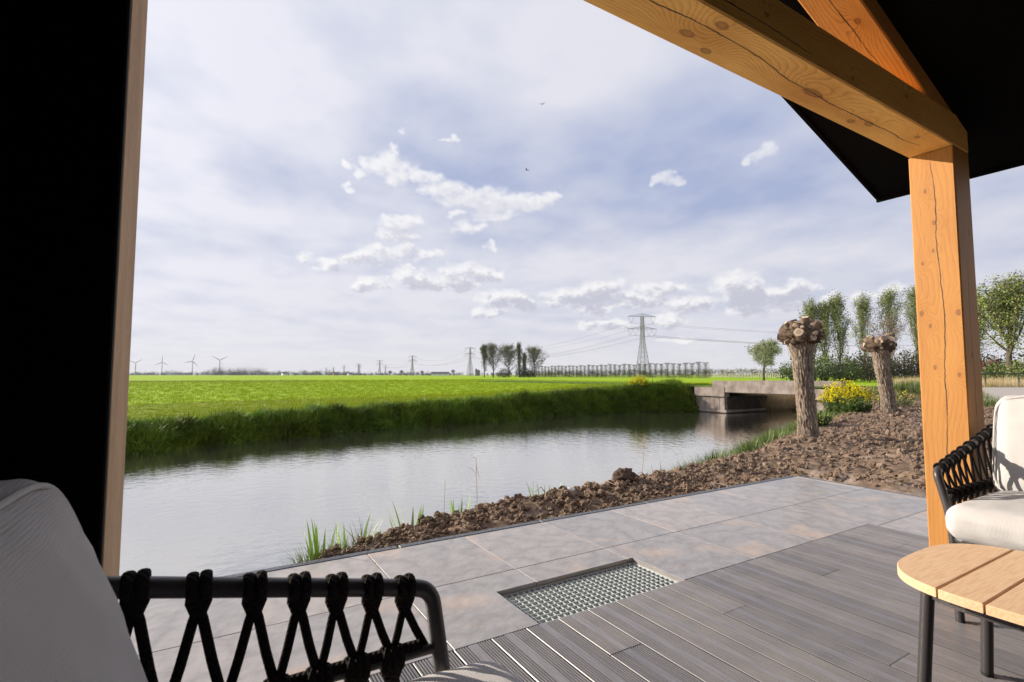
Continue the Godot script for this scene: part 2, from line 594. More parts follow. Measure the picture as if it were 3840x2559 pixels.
func setup_sky() -> void:
	# small heaped clouds: azimuth from -z towards x, elevation, half widths, all in degrees
	var list := PackedFloat32Array([17.6, 22, 2.2, 1.5, 15, 22.2, 1.4, 0.8, 13.5, 21.3, 0.8, 0.6, 17.1, 20.7, 0.9, 0.6, 12.3, 21.7, 0.4, 0.4, 12.2, 19.7, 0.5, 0.3, 17.8, 23.8, 0.5, 0.4, 20.9, 21.4, 1.4, 0.7, 23.7, 20.3, 2.7, 1, 27.9, 19.2, 5.1, 1.2, 32.5, 18.9, 3.5, 1, 35.7, 19.3, 1.5, 0.5, 29.4, 17.8, 2.5, 0.7, 24.8, 17.7, 1, 0.5, 25.5, 16.2, 1.4, 0.8, 27.6, 16.7, 0.9, 0.5, 18.1, 16.5, 2.1, 0.8, 16.9, 15.4, 1.4, 0.9, 19.9, 16.7, 1.2, 0.7, 19, 15.4, 1.2, 0.6, 17.3, 13.1, 2.9, 1, 19.2, 14.1, 1.3, 0.6, 11.3, 11.6, 1.5, 0.7, 13.7, 12.3, 1.7, 0.8, 21.4, 13.2, 1.7, 0.6, 8.6, 12.2, 0.9, 0.5, 20.3, 10.9, 2.7, 1, 26.3, 11.2, 3.1, 1.1, 29.1, 11.1, 1.6, 0.7, 15.6, 10.1, 1.7, 0.8, 23.3, 10.1, 3.8, 0.8, 14.2, 9.6, 1.2, 0.5, 30.2, 8.4, 2.8, 1, 32.2, 8.1, 1.4, 0.7, 28.2, 7.1, 1.7, 0.7, 18.2, 25.8, 0.6, 0.4, 24.4, 25.4, 0.8, 0.5, 23.1, 25.3, 0.5, 0.3, 28.7, 14.2, 0.6, 0.6, 38.3, 8.6, 3.3, 1.2, 41.1, 9.3, 2.8, 1.2, 47.5, 9.1, 2.6, 0.9, 44.8, 8.1, 2.7, 1.1, 40.1, 7.3, 2.3, 0.7, 50.1, 7.3, 2.5, 0.9, 55.2, 9, 2.3, 1.4, 55.9, 7.9, 2.4, 1.1, 58.3, 7.4, 2.9, 1.4, 60.5, 8.3, 1.5, 0.8, 55.9, 6.5, 1.6, 0.7, 41.4, 5.6, 2.8, 0.8, 48.7, 5.8, 1.7, 0.7, 49.2, 3.7, 1.8, 0.4, 65.8, 7.3, 0.8, 0.6, 68.3, 7.8, 1.4, 0.7, 63.2, 7.4, 0.7, 0.4, 58.6, 22.3, 0.9, 0.7, 58.1, 21.6, 1.1, 0.6, 56.5, 21.4, 0.8, 0.3, 48.6, 20.5, 1.3, 0.6, 47.5, 20.4, 0.8, 0.4, 35.1, 19.2, 1.5, 0.7])
	for k in 360:
		blob_bins.append([])
	for i in range(0, list.size(), 4):
		var a := list[i]
		var r := list[i + 2] * 1.9 + 3.0
		for k in range(int(floorf(a - r)), int(ceilf(a + r)) + 1):
			blob_bins[posmod(k, 360)].append(Vector4(list[i], list[i + 1], list[i + 2], list[i + 3]))
	# and as many again all round the horizon
	var g := RandomNumberGenerator.new()
	g.seed = 5
	for i in 110:
		var a := g.randf_range(84.0, 338.0)
		var e := 4.0 + 20.0 * pow(g.randf(), 1.6)
		var w := g.randf_range(1.0, 4.0)
		for j in 3:
			var b := Vector4(a + g.randf_range(-w, w), e + g.randf_range(-0.5, 0.5), w * g.randf_range(0.5, 1.0), g.randf_range(0.5, 1.2))
			for k in range(int(floorf(b.x - 10.0)), int(ceilf(b.x + 10.0)) + 1):
				blob_bins[posmod(k, 360)].append(b)
	n1.seed = 3; n1.frequency = 1.0; n1.fractal_octaves = 5; n1.fractal_gain = 0.55
	n2.seed = 9; n2.frequency = 1.0; n2.fractal_octaves = 5; n2.fractal_gain = 0.52
	n3.seed = 17; n3.frequency = 1.0; n3.fractal_octaves = 3


func heap(az: float, el: float) -> float:
	var d := 0.0
	for b: Vector4 in blob_bins[posmod(int(floorf(az)), 360)]:
		var dx := az - b.x
		if dx > 180.0:
			dx -= 360.0
		elif dx < -180.0:
			dx += 360.0
		dx /= b.z
		var dy := (el - b.y) / b.w
		if dy < 0.0:
			dy *= 1.25
		var q := 1.0 - (dx * dx + dy * dy) * 0.55
		if q > 0.0:
			d = maxf(d, q) + 0.25 * minf(d, q)
	return d


func sky_color(az: float, el: float) -> Color:
	var dir := Vector3(sin(deg_to_rad(az)) * cos(deg_to_rad(el)), sin(deg_to_rad(el)), -cos(deg_to_rad(az)) * cos(deg_to_rad(el)))
	var near_sun := rad_to_deg(acos(clampf(dir.dot(sun_dir), -1, 1)))
	var c := Color(0.23, 0.28, 0.435)
	# high veil, drawn out in streaks
	var h := 1.0 / (dir.y + 0.12)
	var p := dir * h
	var s := n1.get_noise_3d(p.x * 0.75 + p.z * 0.35 + 3.0, p.z * 0.95 - p.x * 0.3, 4.0)
	var fine := n2.get_noise_3d(p.x * 2.6 + p.z * 1.0, p.z * 2.0 - p.x * 0.8, 9.0)
	var veil := 0.74 + 0.5 * s + 0.36 * fine + 0.25 * exp(-near_sun / 40.0)
	# gaps in the veil where the blue comes through
	veil -= 0.62 * exp(-pow((az - 44.0) / 20.0, 2.0) - pow((el - 21.0) / 6.5, 2.0))
	veil -= 0.30 * exp(-pow((az - 66.0) / 16.0, 2.0) - pow((el - 15.0) / 8.0, 2.0))
	veil -= 0.34 * exp(-pow((az - 7.0) / 8.0, 2.0) - pow((el - 19.3) / 1.7, 2.0))
	veil -= 0.22 * exp(-pow((az - 22.0) / 12.0, 2.0) - pow((el - 20.0) / 4.0, 2.0))
	veil += 0.35 * exp(-pow((az - 40.0) / 18.0, 2.0) - pow((el - 35.0) / 7.0, 2.0))
	veil += 0.30 * exp(-pow((az - 2.0) / 12.0, 2.0) - pow((el - 28.0) / 8.0, 2.0))
	veil += 0.22 * exp(-pow((az - 45.0) / 22.0, 2.0) - pow((el - 12.5) / 2.6, 2.0))
	veil = clampf(veil, 0.0, 1.0)
	var glow := exp(-near_sun / 26.0)
	var white := Color(0.495, 0.498, 0.548) * (1.0 + 0.62 * glow)
	c = c.lerp(white, 0.06 + 0.92 * veil)
	# low haze
	var hz := exp(-maxf(el, 0.0) / 6.5)
	c = c.lerp(Color(0.51, 0.505, 0.525) * (1.0 + 0.5 * glow), hz * 0.92)
	# heaped clouds, their outlines frayed by noise
	var w1 := n2.get_noise_3d(az * 0.30, el * 0.42, 1.0)
	var w2 := n2.get_noise_3d(az * 0.30, el * 0.42, 31.0)
	var hp := heap(az + 1.5 * w1, el + 0.8 * w2)
	if hp > 0.0:
		var e1 := n2.get_noise_3d(az * 0.55, el * 0.85, 12.0)
		var e2 := n2.get_noise_3d(az * 1.9, el * 2.9, 6.0)
		var d0 := hp - 0.04 + 0.85 * e1 + 0.24 * e2
		if d0 > -0.5:
			var cover := (0.24 * smoothstep(-0.5, 0.3, d0) + 0.76 * smoothstep(0.0, 1.0, d0)) * smoothstep(0.0, 0.45, hp)
			var d1 := heap(az - 0.5 + 1.5 * w1, el + 0.6 + 0.8 * w2) - 0.04 + 0.75 * n2.get_noise_3d((az - 0.5) * 0.55, (el + 0.6) * 0.85, 12.0) + 0.3 * e2
			var shade := clampf(0.85 * smoothstep(0.20, 0.95, d1) * (1.45 - 0.06 * el) + 0.22 * clampf(d1 - d0, 0.0, 1.0) + 0.12 * e2, 0.0, 0.85)
			var lit := Color(0.625, 0.62, 0.625) * (1.0 + 0.25 * glow)
			var dim := Color(0.325, 0.33, 0.405)
			c = c.lerp(lit.lerp(dim, shade), cover * lerpf(0.93, 0.84 if az < 42.0 else 0.62, smoothstep(11.0, 15.0, el)))
	c.a = 1.0
	return c


func sky_row(y: int) -> void:
	var row := PackedFloat32Array()
	row.resize(sky_w * 3)
	var el := (0.5 - (y + 0.5) / (sky_w / 2)) * 180.0
	var x := 0
	while x < sky_w:
		var az := fposmod((x + 0.5) / sky_w * 360.0 + 180.0, 360.0) - 180.0
		var step := 1 if az > -20.0 and az < 86.0 and el < 46.0 else (4 if el < 60.0 else 8)
		var c := sky_color(fposmod((x + 0.5 * step) / sky_w * 360.0 + 180.0, 360.0) - 180.0, el)
		for k in step:
			var i := (x + k) * 3
			if x + k < sky_w:
				row[i] = c.r; row[i + 1] = c.g; row[i + 2] = c.b
		x += step
	sky_rows[y] = row


func make_sky() -> ImageTexture:
	setup_sky()
	var h := sky_w / 2
	sky_rows.resize(h)
	var up := h / 2
	var job := WorkerThreadPool.add_group_task(sky_row, up)
	WorkerThreadPool.wait_for_group_task_completion(job)
	var all := PackedFloat32Array()
	for y in up:
		all.append_array(sky_rows[y])
	var low := PackedFloat32Array()
	low.resize(sky_w * 3)
	for x in sky_w:
		low[x * 3] = 0.16; low[x * 3 + 1] = 0.18; low[x * 3 + 2] = 0.10
	for y in up:
		all.append_array(low)
	sky_rows.clear()
	return ImageTexture.create_from_image(Image.create_from_data(sky_w, h, false, Image.FORMAT_RGBF, all.to_byte_array()))


# ---------------------------------------------------------------- porch, terrace and deck

func timber(b: MB, base: Vector3, basis: Basis, length: float, sy: float, sz: float, tex_len: float, bev := 0.006) -> void:
	# squared timber: local x runs along it; faces +y, +z, -y, -z take the four rows of its texture
	var faces := [[Vector3(0, 1, 0), Vector3(0, 0, 1), sy, sz], [Vector3(0, 0, 1), Vector3(0, 1, 0), sz, sy], [Vector3(0, -1, 0), Vector3(0, 0, 1), sy, sz], [Vector3(0, 0, -1), Vector3(0, 1, 0), sz, sy]]
	for f in 4:
		var o: Vector3 = faces[f][0]
		var a: Vector3 = faces[f][1]
		var hd: float = faces[f][2] * 0.5
		var hw: float = faces[f][3] * 0.5
		var iw := hw - bev
		var v0: float = (f + 0.5 - iw / 0.2) / 4.0
		var v1: float = (f + 0.5 + iw / 0.2) / 4.0
		v0 = maxf(v0, f / 4.0 + 0.003)
		v1 = minf(v1, (f + 1) / 4.0 - 0.003)
		var l := length / tex_len
		b.quad(base + basis * (o * hd - a * iw), base + basis * (o * hd - a * iw + Vector3(length, 0, 0)), base + basis * (o * hd + a * iw + Vector3(length, 0, 0)), base + basis * (o * hd + a * iw), basis * o, Vector2(0, v0), Vector2(l, v0), Vector2(l, v1), Vector2(0, v1))
		var nf: Array = faces[(f + 1) % 4]
		var no: Vector3 = nf[0]
		var nhd: float = nf[2] * 0.5
		var p := o * hd + no * (nhd - bev)
		var q := o * (hd - bev) + no * nhd
		b.quad(base + basis * p, base + basis * (p + Vector3(length, 0, 0)), base + basis * (q + Vector3(length, 0, 0)), base + basis * q, basis * (o + no), Vector2(0, v1), Vector2(l, v1), Vector2(l, v1 - 0.002), Vector2(0, v1 - 0.002))
	for e in 2:
		var x := length * e
		var c := []
		for k in [[-1, -1], [1, -1], [1, 1], [-1, 1]]:
			c.append(base + basis * Vector3(x, k[0] * (sy * 0.5 - bev * 0.5), k[1] * (sz * 0.5 - bev * 0.5)))
		b.quad(c[0], c[1], c[2], c[3], basis * Vector3(-1 if e == 0 else 1, 0, 0), Vector2(0.1, 0.1), Vector2(0.11, 0.1), Vector2(0.11, 0.15), Vector2(0.1, 0.15))


func build_porch() -> void:
	var o := thing("porch", "black roofed timber porch with golden posts and beam framing the view", "porch")
	var upright := Basis(Vector3(0, 1, 0), Vector3(-1, 0, 0), Vector3(0, 0, 1))
	var b := MB.new()
	timber(b, Vector3(3.4, 0.0, -1.12), upright, 2.196, 0.2, 0.2, 2.4)
	obj("post", b, M.post_timber, o).set_meta("label", "golden sunlit post with a long crack")
	b = MB.new()
	timber(b, Vector3(-0.222, 0.0, -1.085), upright, 2.196, 0.2, 0.2, 2.4, 0.004)
	obj("post", b, M.sawn_edge, o).set_meta("label", "shaded left post with a pale sawn edge")
	# near-black board added for the shade on the left post's inner side; blocks sun
	b = MB.new()
	b.box(Vector3(-0.4225, 1.098, -0.9725), Vector3(0.601, 2.195, 0.021), 0.003)
	obj("added_dark_board", b, M.near_black_wood, o)
	b = MB.new()
	timber(b, Vector3(-0.42, 2.29, -1.12), Basis.IDENTITY, 3.92, 0.18, 0.2, 4.2)
	obj("beam", b, M.beam_timber, o)
	# rafters: their undersides meet the beam top at its ends
	var slope := atan(0.385)
	var rx := Basis(Vector3(-cos(slope), sin(slope), 0), Vector3(sin(slope), cos(slope), 0), Vector3(0, 0, -1))
	for side in 2:
		var along := rx if side == 0 else Basis(Vector3(cos(slope), sin(slope), 0), Vector3(-sin(slope), cos(slope), 0), Vector3(0, 0, 1))
		if side == 0:
			along = Basis(Vector3(-cos(slope), sin(slope), 0), Vector3(sin(slope), cos(slope), 0), Vector3(0, 0, 1))
			along.z = along.x.cross(along.y)
		var start := Vector3(3.46 if side == 0 else -0.38, 2.392, -1.12)
		start += along.y * 0.0 - along.x * 0.0
		b = MB.new()
		# bottom edge line passes through the beam's top near its end
		var up: Vector3 = along.y * 0.062
		timber(b, Vector3(3.36 if side == 0 else -0.28, 2.383, -1.12) - along.y * 0.115 + along.y * 0.062 + along.x * 0.0 + up * 0.0, along, 1.88, 0.118, 0.19, 2.4)
		obj("rafter", b, M.rafter_timber, o)
	# roof: two slopes, black underneath
	var eave_y := 2.19
	for side in 2:
		var sx := 1.0 if side == 0 else -1.0
		var ex := 1.59 + sx * 2.24
		var ridge_y := eave_y + 2.24 * 0.385
		b = MB.new()
		var z0 := -1.583
		var z1 := 2.7
		var lo0 := Vector3(ex, eave_y, z0)
		var lo1 := Vector3(ex, eave_y, z1)
		var hi0 := Vector3(1.59, ridge_y, z0)
		var hi1 := Vector3(1.59, ridge_y, z1)
		var th := Vector3(0, 0.13, 0)
		b.quad(lo0, lo1, hi1, hi0, Vector3(0, -1, 0))
		b.quad(lo0 + th, lo1 + th, hi1 + th, hi0 + th, Vector3(0, 1, 0))
		b.quad(lo0, hi0, hi0 + th, lo0 + th, Vector3(0, 0, -1))
		b.quad(lo1, hi1, hi1 + th, lo1 + th, Vector3(0, 0, 1))
		b.quad(lo0, lo1, lo1 + th, lo0 + th, Vector3(sx, 0, 0))
		obj("roof_slope", b, M.black_paint, o)
		b = MB.new()
		b.bar(lo0 + Vector3(sx * 0.012, 0.045, -0.026), lo1 + Vector3(sx * 0.012, 0.045, 0), 0.02, 0.15, Vector3.UP, 0.003)
		obj("eaves_board", b, M.black_paint, o)
		b = MB.new()
		b.bar(lo0 + Vector3(sx * 0.02, 0.05, -0.013), hi0 + Vector3(0, 0.055, -0.013), 0.022, 0.14, Vector3.UP, 0.003)
		obj("barge_board", b, M.black_paint, o)
	# the house behind and at the left, dark stained boards
	b = MB.new()
	b.box(Vector3(-0.66, 1.25, 0.85), Vector3(0.1, 2.5, 3.5))
	obj("unseen_side_wall", b, M.near_black_wood, o)
	b = MB.new()
	b.box(Vector3(3.86, 1.12, 1.95), Vector3(0.1, 2.24, 1.2))  # unseen wall added at the right to keep sky light out of the porch
	obj("unseen_side_wall", b, M.near_black_wood, o)
	b = MB.new()
	b.slab(PackedVector2Array([Vector2(-0.6, 2.55), Vector2(4.2, 2.55), Vector2(4.2, 2.66), Vector2(-0.6, 2.66)]), 0.0, 2.62)
	obj("back_wall", b, M.near_black_wood, o)


func build_terrace() -> void:
	var st := Node3D.new()
	st.name = numbered("terrace")
	add_child(st)
	struct_kind(st)
	# bed under the tiles
	var b := MB.new()
	for r in [[-6.0, 1.18, -2.915, -1.757], [1.18, 2.045, -2.915, -2.115], [2.045, 5.055, -2.915, -1.757], [3.87, 5.055, -1.757, 3.4]]:
		b.slab(PackedVector2Array([Vector2(r[0], r[2]), Vector2(r[1], r[2]), Vector2(r[1], r[3]), Vector2(r[0], r[3])]), -0.2, -0.0035)
	obj("bedding", b, M.grout, st)
	var g := 0.0022
	var z_edges := [-2.915, -2.302, -1.704, -1.107, -0.51, 0.087, 0.684, 1.28, 1.88, 2.48]
	var count := 0
	for i in range(-8, 7):
		var x0 := 1.407 + 0.5975 * (i - 0)
		var x1 := x0 + 0.5975
		x1 = minf(x1, 5.052)
		if x0 > 5.0:
			continue
		for j in z_edges.size() - 1:
			var z0: float = z_edges[j]
			var z1: float = z_edges[j + 1]
			var shape := PackedVector2Array([Vector2(x0 + g, z0 + g), Vector2(x1 - g, z0 + g), Vector2(x1 - g, z1 - g), Vector2(x0 + g, z1 - g)])
			# the deck and the sunken grating are let into the tiles
			var parts := [shape]
			for cut in [Rect2(-9.0, -1.756, 12.868, 8.0), Rect2(1.186, -2.108, 0.855, 0.5)]:
				var hole := PackedVector2Array([cut.position, Vector2(cut.end.x, cut.position.y), cut.end, Vector2(cut.position.x, cut.end.y)])
				var left := []
				for p in parts:
					left.append_array(Geometry2D.clip_polygons(p, hole))
				parts = left
			for p in parts:
				if p.size() < 3:
					continue
				b = MB.new()
				b.slab(p, -0.02, 0.0008 * rng.randf(), 0.0016)
				obj("tile", b, M["slate%d" % ((i * 5 + j * 3 + 60 + (i * j) % 2) % 4)], st)
				count += 1
	# kerb stones along the water side and the far end
	var x := -6.0
	while x < 5.0:
		var x1 := minf(x + 0.995, 5.075)
		b = MB.new()
		b.box(Vector3((x + x1) * 0.5, -0.30 + 0.0006 * rng.randf(), -2.945), Vector3(x1 - x - 0.006, 0.604, 0.05), 0.005)
		obj("kerb_stone", b, M.bluestone, st)
		x += 1.0
	var z := -2.915
	while z < 3.0:
		b = MB.new()
		b.box(Vector3(5.072, -0.15, z + 0.5), Vector3(0.03, 0.299, 0.994), 0.004)
		obj("kerb_stone", b, M.bluestone, st)
		z += 1.0


func build_deck() -> void:
	var st := Node3D.new()
	st.name = numbered("deck")
	add_child(st)
	struct_kind(st)
	# a board's section: flat bands between groups of narrow grooves
	var w := 0.1505
	var prof := PackedVector2Array()
	prof.append(Vector2(0.0, -0.02))
	prof.append(Vector2(0.0, -0.0018))
	prof.append(Vector2(0.0015, 0.0))
	for grp in [[0.007, 5], [0.094, 5]]:
		var s: float = grp[0]
		for k in int(grp[1]):
			var a: float = s + 0.0105 * k
			prof.append(Vector2(a, 0.0))
			prof.append(Vector2(a + 0.0004, -0.006))
			prof.append(Vector2(a + 0.0052, -0.006))
			prof.append(Vector2(a + 0.0058, 0.0))
	prof.append(Vector2(w - 0.003, 0.0))
	prof.append(Vector2(w, -0.003))
	prof.append(Vector2(w, -0.02))
	var joints := {7: [-1.436], 11: [-1.43], 16: [-1.435], 21: [-1.435], 12: [-0.89], 17: [-0.87], 14: [-0.45], 9: [-0.62], 19: [-0.2], 5: [-0.9]}
	for k in range(-26, 25):
		var x0 := 1.12 + 0.1562 * (k - 0)
		if x0 < -3.0 or x0 > 3.80:
			continue
		var idx := k + 6
		var ends := [-1.7535]
		if joints.has(idx):
			ends.append_array(joints[idx])
		else:
			ends.append(-1.43 + 1.37 * fposmod(idx * 0.37, 1.0) + 0.55)
		ends.append(ends[ends.size() - 1] + 1.85)
		ends.append(2.55)
		for e in ends.size() - 1:
			var za: float = ends[e] + 0.0015
			var zb: float = minf(ends[e + 1], 2.55) - 0.0015
			if zb - za < 0.05 or x0 + w < -1.5:
				continue
			var b := MB.new()
			var wide := minf(w, 3.866 - x0)
			for q in prof.size() - 1:
				var p0 := prof[q]
				var p1 := prof[q + 1]
				if p0.x > wide:
					continue
				p1.x = minf(p1.x, wide)
				var out := Vector3(p0.y - p1.y, p1.x - p0.x, 0)
				# grooves and sawn sides coloured darker, for grime and the shade of the gaps
				b.col = Color.WHITE if p0.y > -0.0005 and p1.y > -0.0005 else (Color(0.30, 0.29, 0.28) if q < 1 or q > prof.size() - 3 else Color(0.74, 0.735, 0.73))
				b.quad(Vector3(x0 + p0.x, p0.y, za), Vector3(x0 + p1.x, p1.y, za), Vector3(x0 + p1.x, p1.y, zb), Vector3(x0 + p0.x, p0.y, zb), out)
			b.quad(Vector3(x0, -0.003, za), Vector3(x0 + wide, -0.003, za), Vector3(x0 + wide, -0.02, za), Vector3(x0, -0.02, za), Vector3(0, 0, -1))
			b.quad(Vector3(x0, -0.003, zb), Vector3(x0 + wide, -0.003, zb), Vector3(x0 + wide, -0.02, zb), Vector3(x0, -0.02, zb), Vector3(0, 0, 1))
			var o := obj("board", b, M["board%d" % rng.randi_range(0, 3)], st)
			o.position.y = rng.randf_range(0.0, 0.0012)
	var b := MB.new()
	b.slab(PackedVector2Array([Vector2(-6, -1.752), Vector2(3.866, -1.752), Vector2(3.866, 3.0), Vector2(-6, 3.0)]), -0.2, -0.035)
	obj("deck_bearers", b, M.pit, st)


func build_grating() -> void:
	var o := thing("floor_grating", "galvanised steel floor grating sunk between the slate tiles and the deck", "grating", Vector3(1.613, 0, -1.932))
	var hx := 0.421
	var hz := 0.168
	var top := -0.022
	var b := MB.new()
	for s in [-1.0, 1.0]:
		b.box(Vector3(0, top - 0.012, s * hz), Vector3(hx * 2, 0.026, 0.004))
		b.box(Vector3(s * hx, top - 0.0125, 0), Vector3(0.004, 0.026, hz * 2 - 0.006))
	obj("rim", b, M.galvanised, o)
	var bx := MB.new()
	bx.box(Vector3.ZERO, Vector3(hx * 2 - 0.006, 0.022, 0.0028))
	var mx := bx.mesh()
	for k in 10:
		inst("bar", mx, M.galvanised, o).position = Vector3(0, top - 0.0125, lerpf(-hz, hz, (k + 1) / 11.0))
	var bz := MB.new()
	bz.box(Vector3.ZERO, Vector3(0.0028, 0.022, hz * 2 - 0.006))
	var mz := bz.mesh()
	for k in 25:
		inst("bar", mz, M.galvanised, o).position = Vector3(lerpf(-hx, hx, (k + 1) / 26.0), top - 0.0135, 0)
	# the recess that it lies in
	var st := Node3D.new()
	st.name = numbered("grating_recess")
	add_child(st)
	struct_kind(st)
	b = MB.new()
	b.box(Vector3(1.613, -0.24, -1.93), Vector3(0.87, 0.02, 0.37))
	obj("recess_floor", b, M.pit, st)
	b = MB.new()
	b.box(Vector3(1.6135, -0.1215, -2.1115), Vector3(0.87, 0.2, 0.006))
	b.box(Vector3(1.183, -0.1215, -1.93), Vector3(0.006, 0.2, 0.355))
	b.box(Vector3(2.044, -0.1215, -1.93), Vector3(0.006, 0.2, 0.355))
	obj("recess_wall", b, M.cut_stone, st)


# ---------------------------------------------------------------- furniture

func pillow(b: MB, size: Vector3, r: float, puff: Vector3, seg := 30) -> void:
	# a soft box: rounded edges, faces swollen by puff
	var h := size * 0.5
	var st := SurfaceTool.new()
	st.begin(Mesh.PRIMITIVE_TRIANGLES)
	st.set_smooth_group(0)
	for k in 3:
		var i := (k + 1) % 3
		var j := (k + 2) % 3
		for s in [-1.0, 1.0]:
			var pts := []
			for a in seg + 1:
				for d in seg + 1:
					var p := Vector3.ZERO
					# denser near the edges
					var ua := sin((float(a) / seg - 0.5) * PI)
					var ud := sin((float(d) / seg - 0.5) * PI)
					p[k] = s * h[k]
					p[i] = ua * h[i]
					p[j] = ud * h[j]
					var inner := p.clamp(-h + Vector3.ONE * r, h - Vector3.ONE * r)
					var dif := p - inner
					if dif.length() > 0.0:
						p = inner + dif.normalized() * r
					var u := p / h
					for q in 3:
						var q1 := (q + 1) % 3
						var q2 := (q + 2) % 3
						p[q] += puff[q] * signf(u[q]) * smoothstep(0.3, 1.0, absf(u[q])) * (1.0 - pow(absf(u[q1]), 2.5)) * (1.0 - pow(absf(u[q2]), 2.5))
					p += 0.006 * Vector3(na.get_noise_3d(p.x * 500.0, p.y * 500.0, p.z * 500.0), na.get_noise_3d(p.y * 500.0, p.z * 500.0, p.x * 500.0), 0)
					pts.append(p.snapped(Vector3.ONE * 0.00001))
			for a in seg:
				for d in seg:
					var q0: Vector3 = pts[a * (seg + 1) + d]
					var q1: Vector3 = pts[(a + 1) * (seg + 1) + d]
					var q2: Vector3 = pts[(a + 1) * (seg + 1) + d + 1]
					var q3: Vector3 = pts[a * (seg + 1) + d + 1]
					var order := [q0, q2, q1, q0, q3, q2] if s > 0.0 else [q0, q1, q2, q0, q2, q3]
					for q in order:
						st.add_vertex(q)
	st.index()
	st.generate_normals()
	var arr := st.commit_to_arrays()
	var base := b.v.size()
	b.v.append_array(arr[Mesh.ARRAY_VERTEX])
	b.n.append_array(arr[Mesh.ARRAY_NORMAL])
	for k in b.v.size() - base:
		b.t.append(Vector2.ZERO)
		b.c.append(Color.WHITE)
	for k in arr[Mesh.ARRAY_INDEX]:
		b.ix.append(base + k)


func seam_loop(b: MB, hx: float, hz: float, r: float, y: float, rad: float) -> void:
	var p := PackedVector3Array()
	for c in [[1, 1], [-1, 1], [-1, -1], [1, -1]]:
		for k in 7:
			var a: float = {"11": 0.0, "-11": 0.5, "-1-1": 1.0, "1-1": 1.5}["%d%d" % [c[0], c[1]]] * PI + k / 6.0 * PI * 0.5
			p.append(Vector3(c[0] * (hx - r) + cos(a) * r, y, c[1] * (hz - r) + sin(a) * r))
	p.append(p[0])
	b.tube(p, PackedFloat32Array([rad]), 6, false)


func arm_top(x: float) -> float:
	return lerpf(0.594, 0.734, clampf((0.33 - x) / 0.66, 0.0, 1.0))


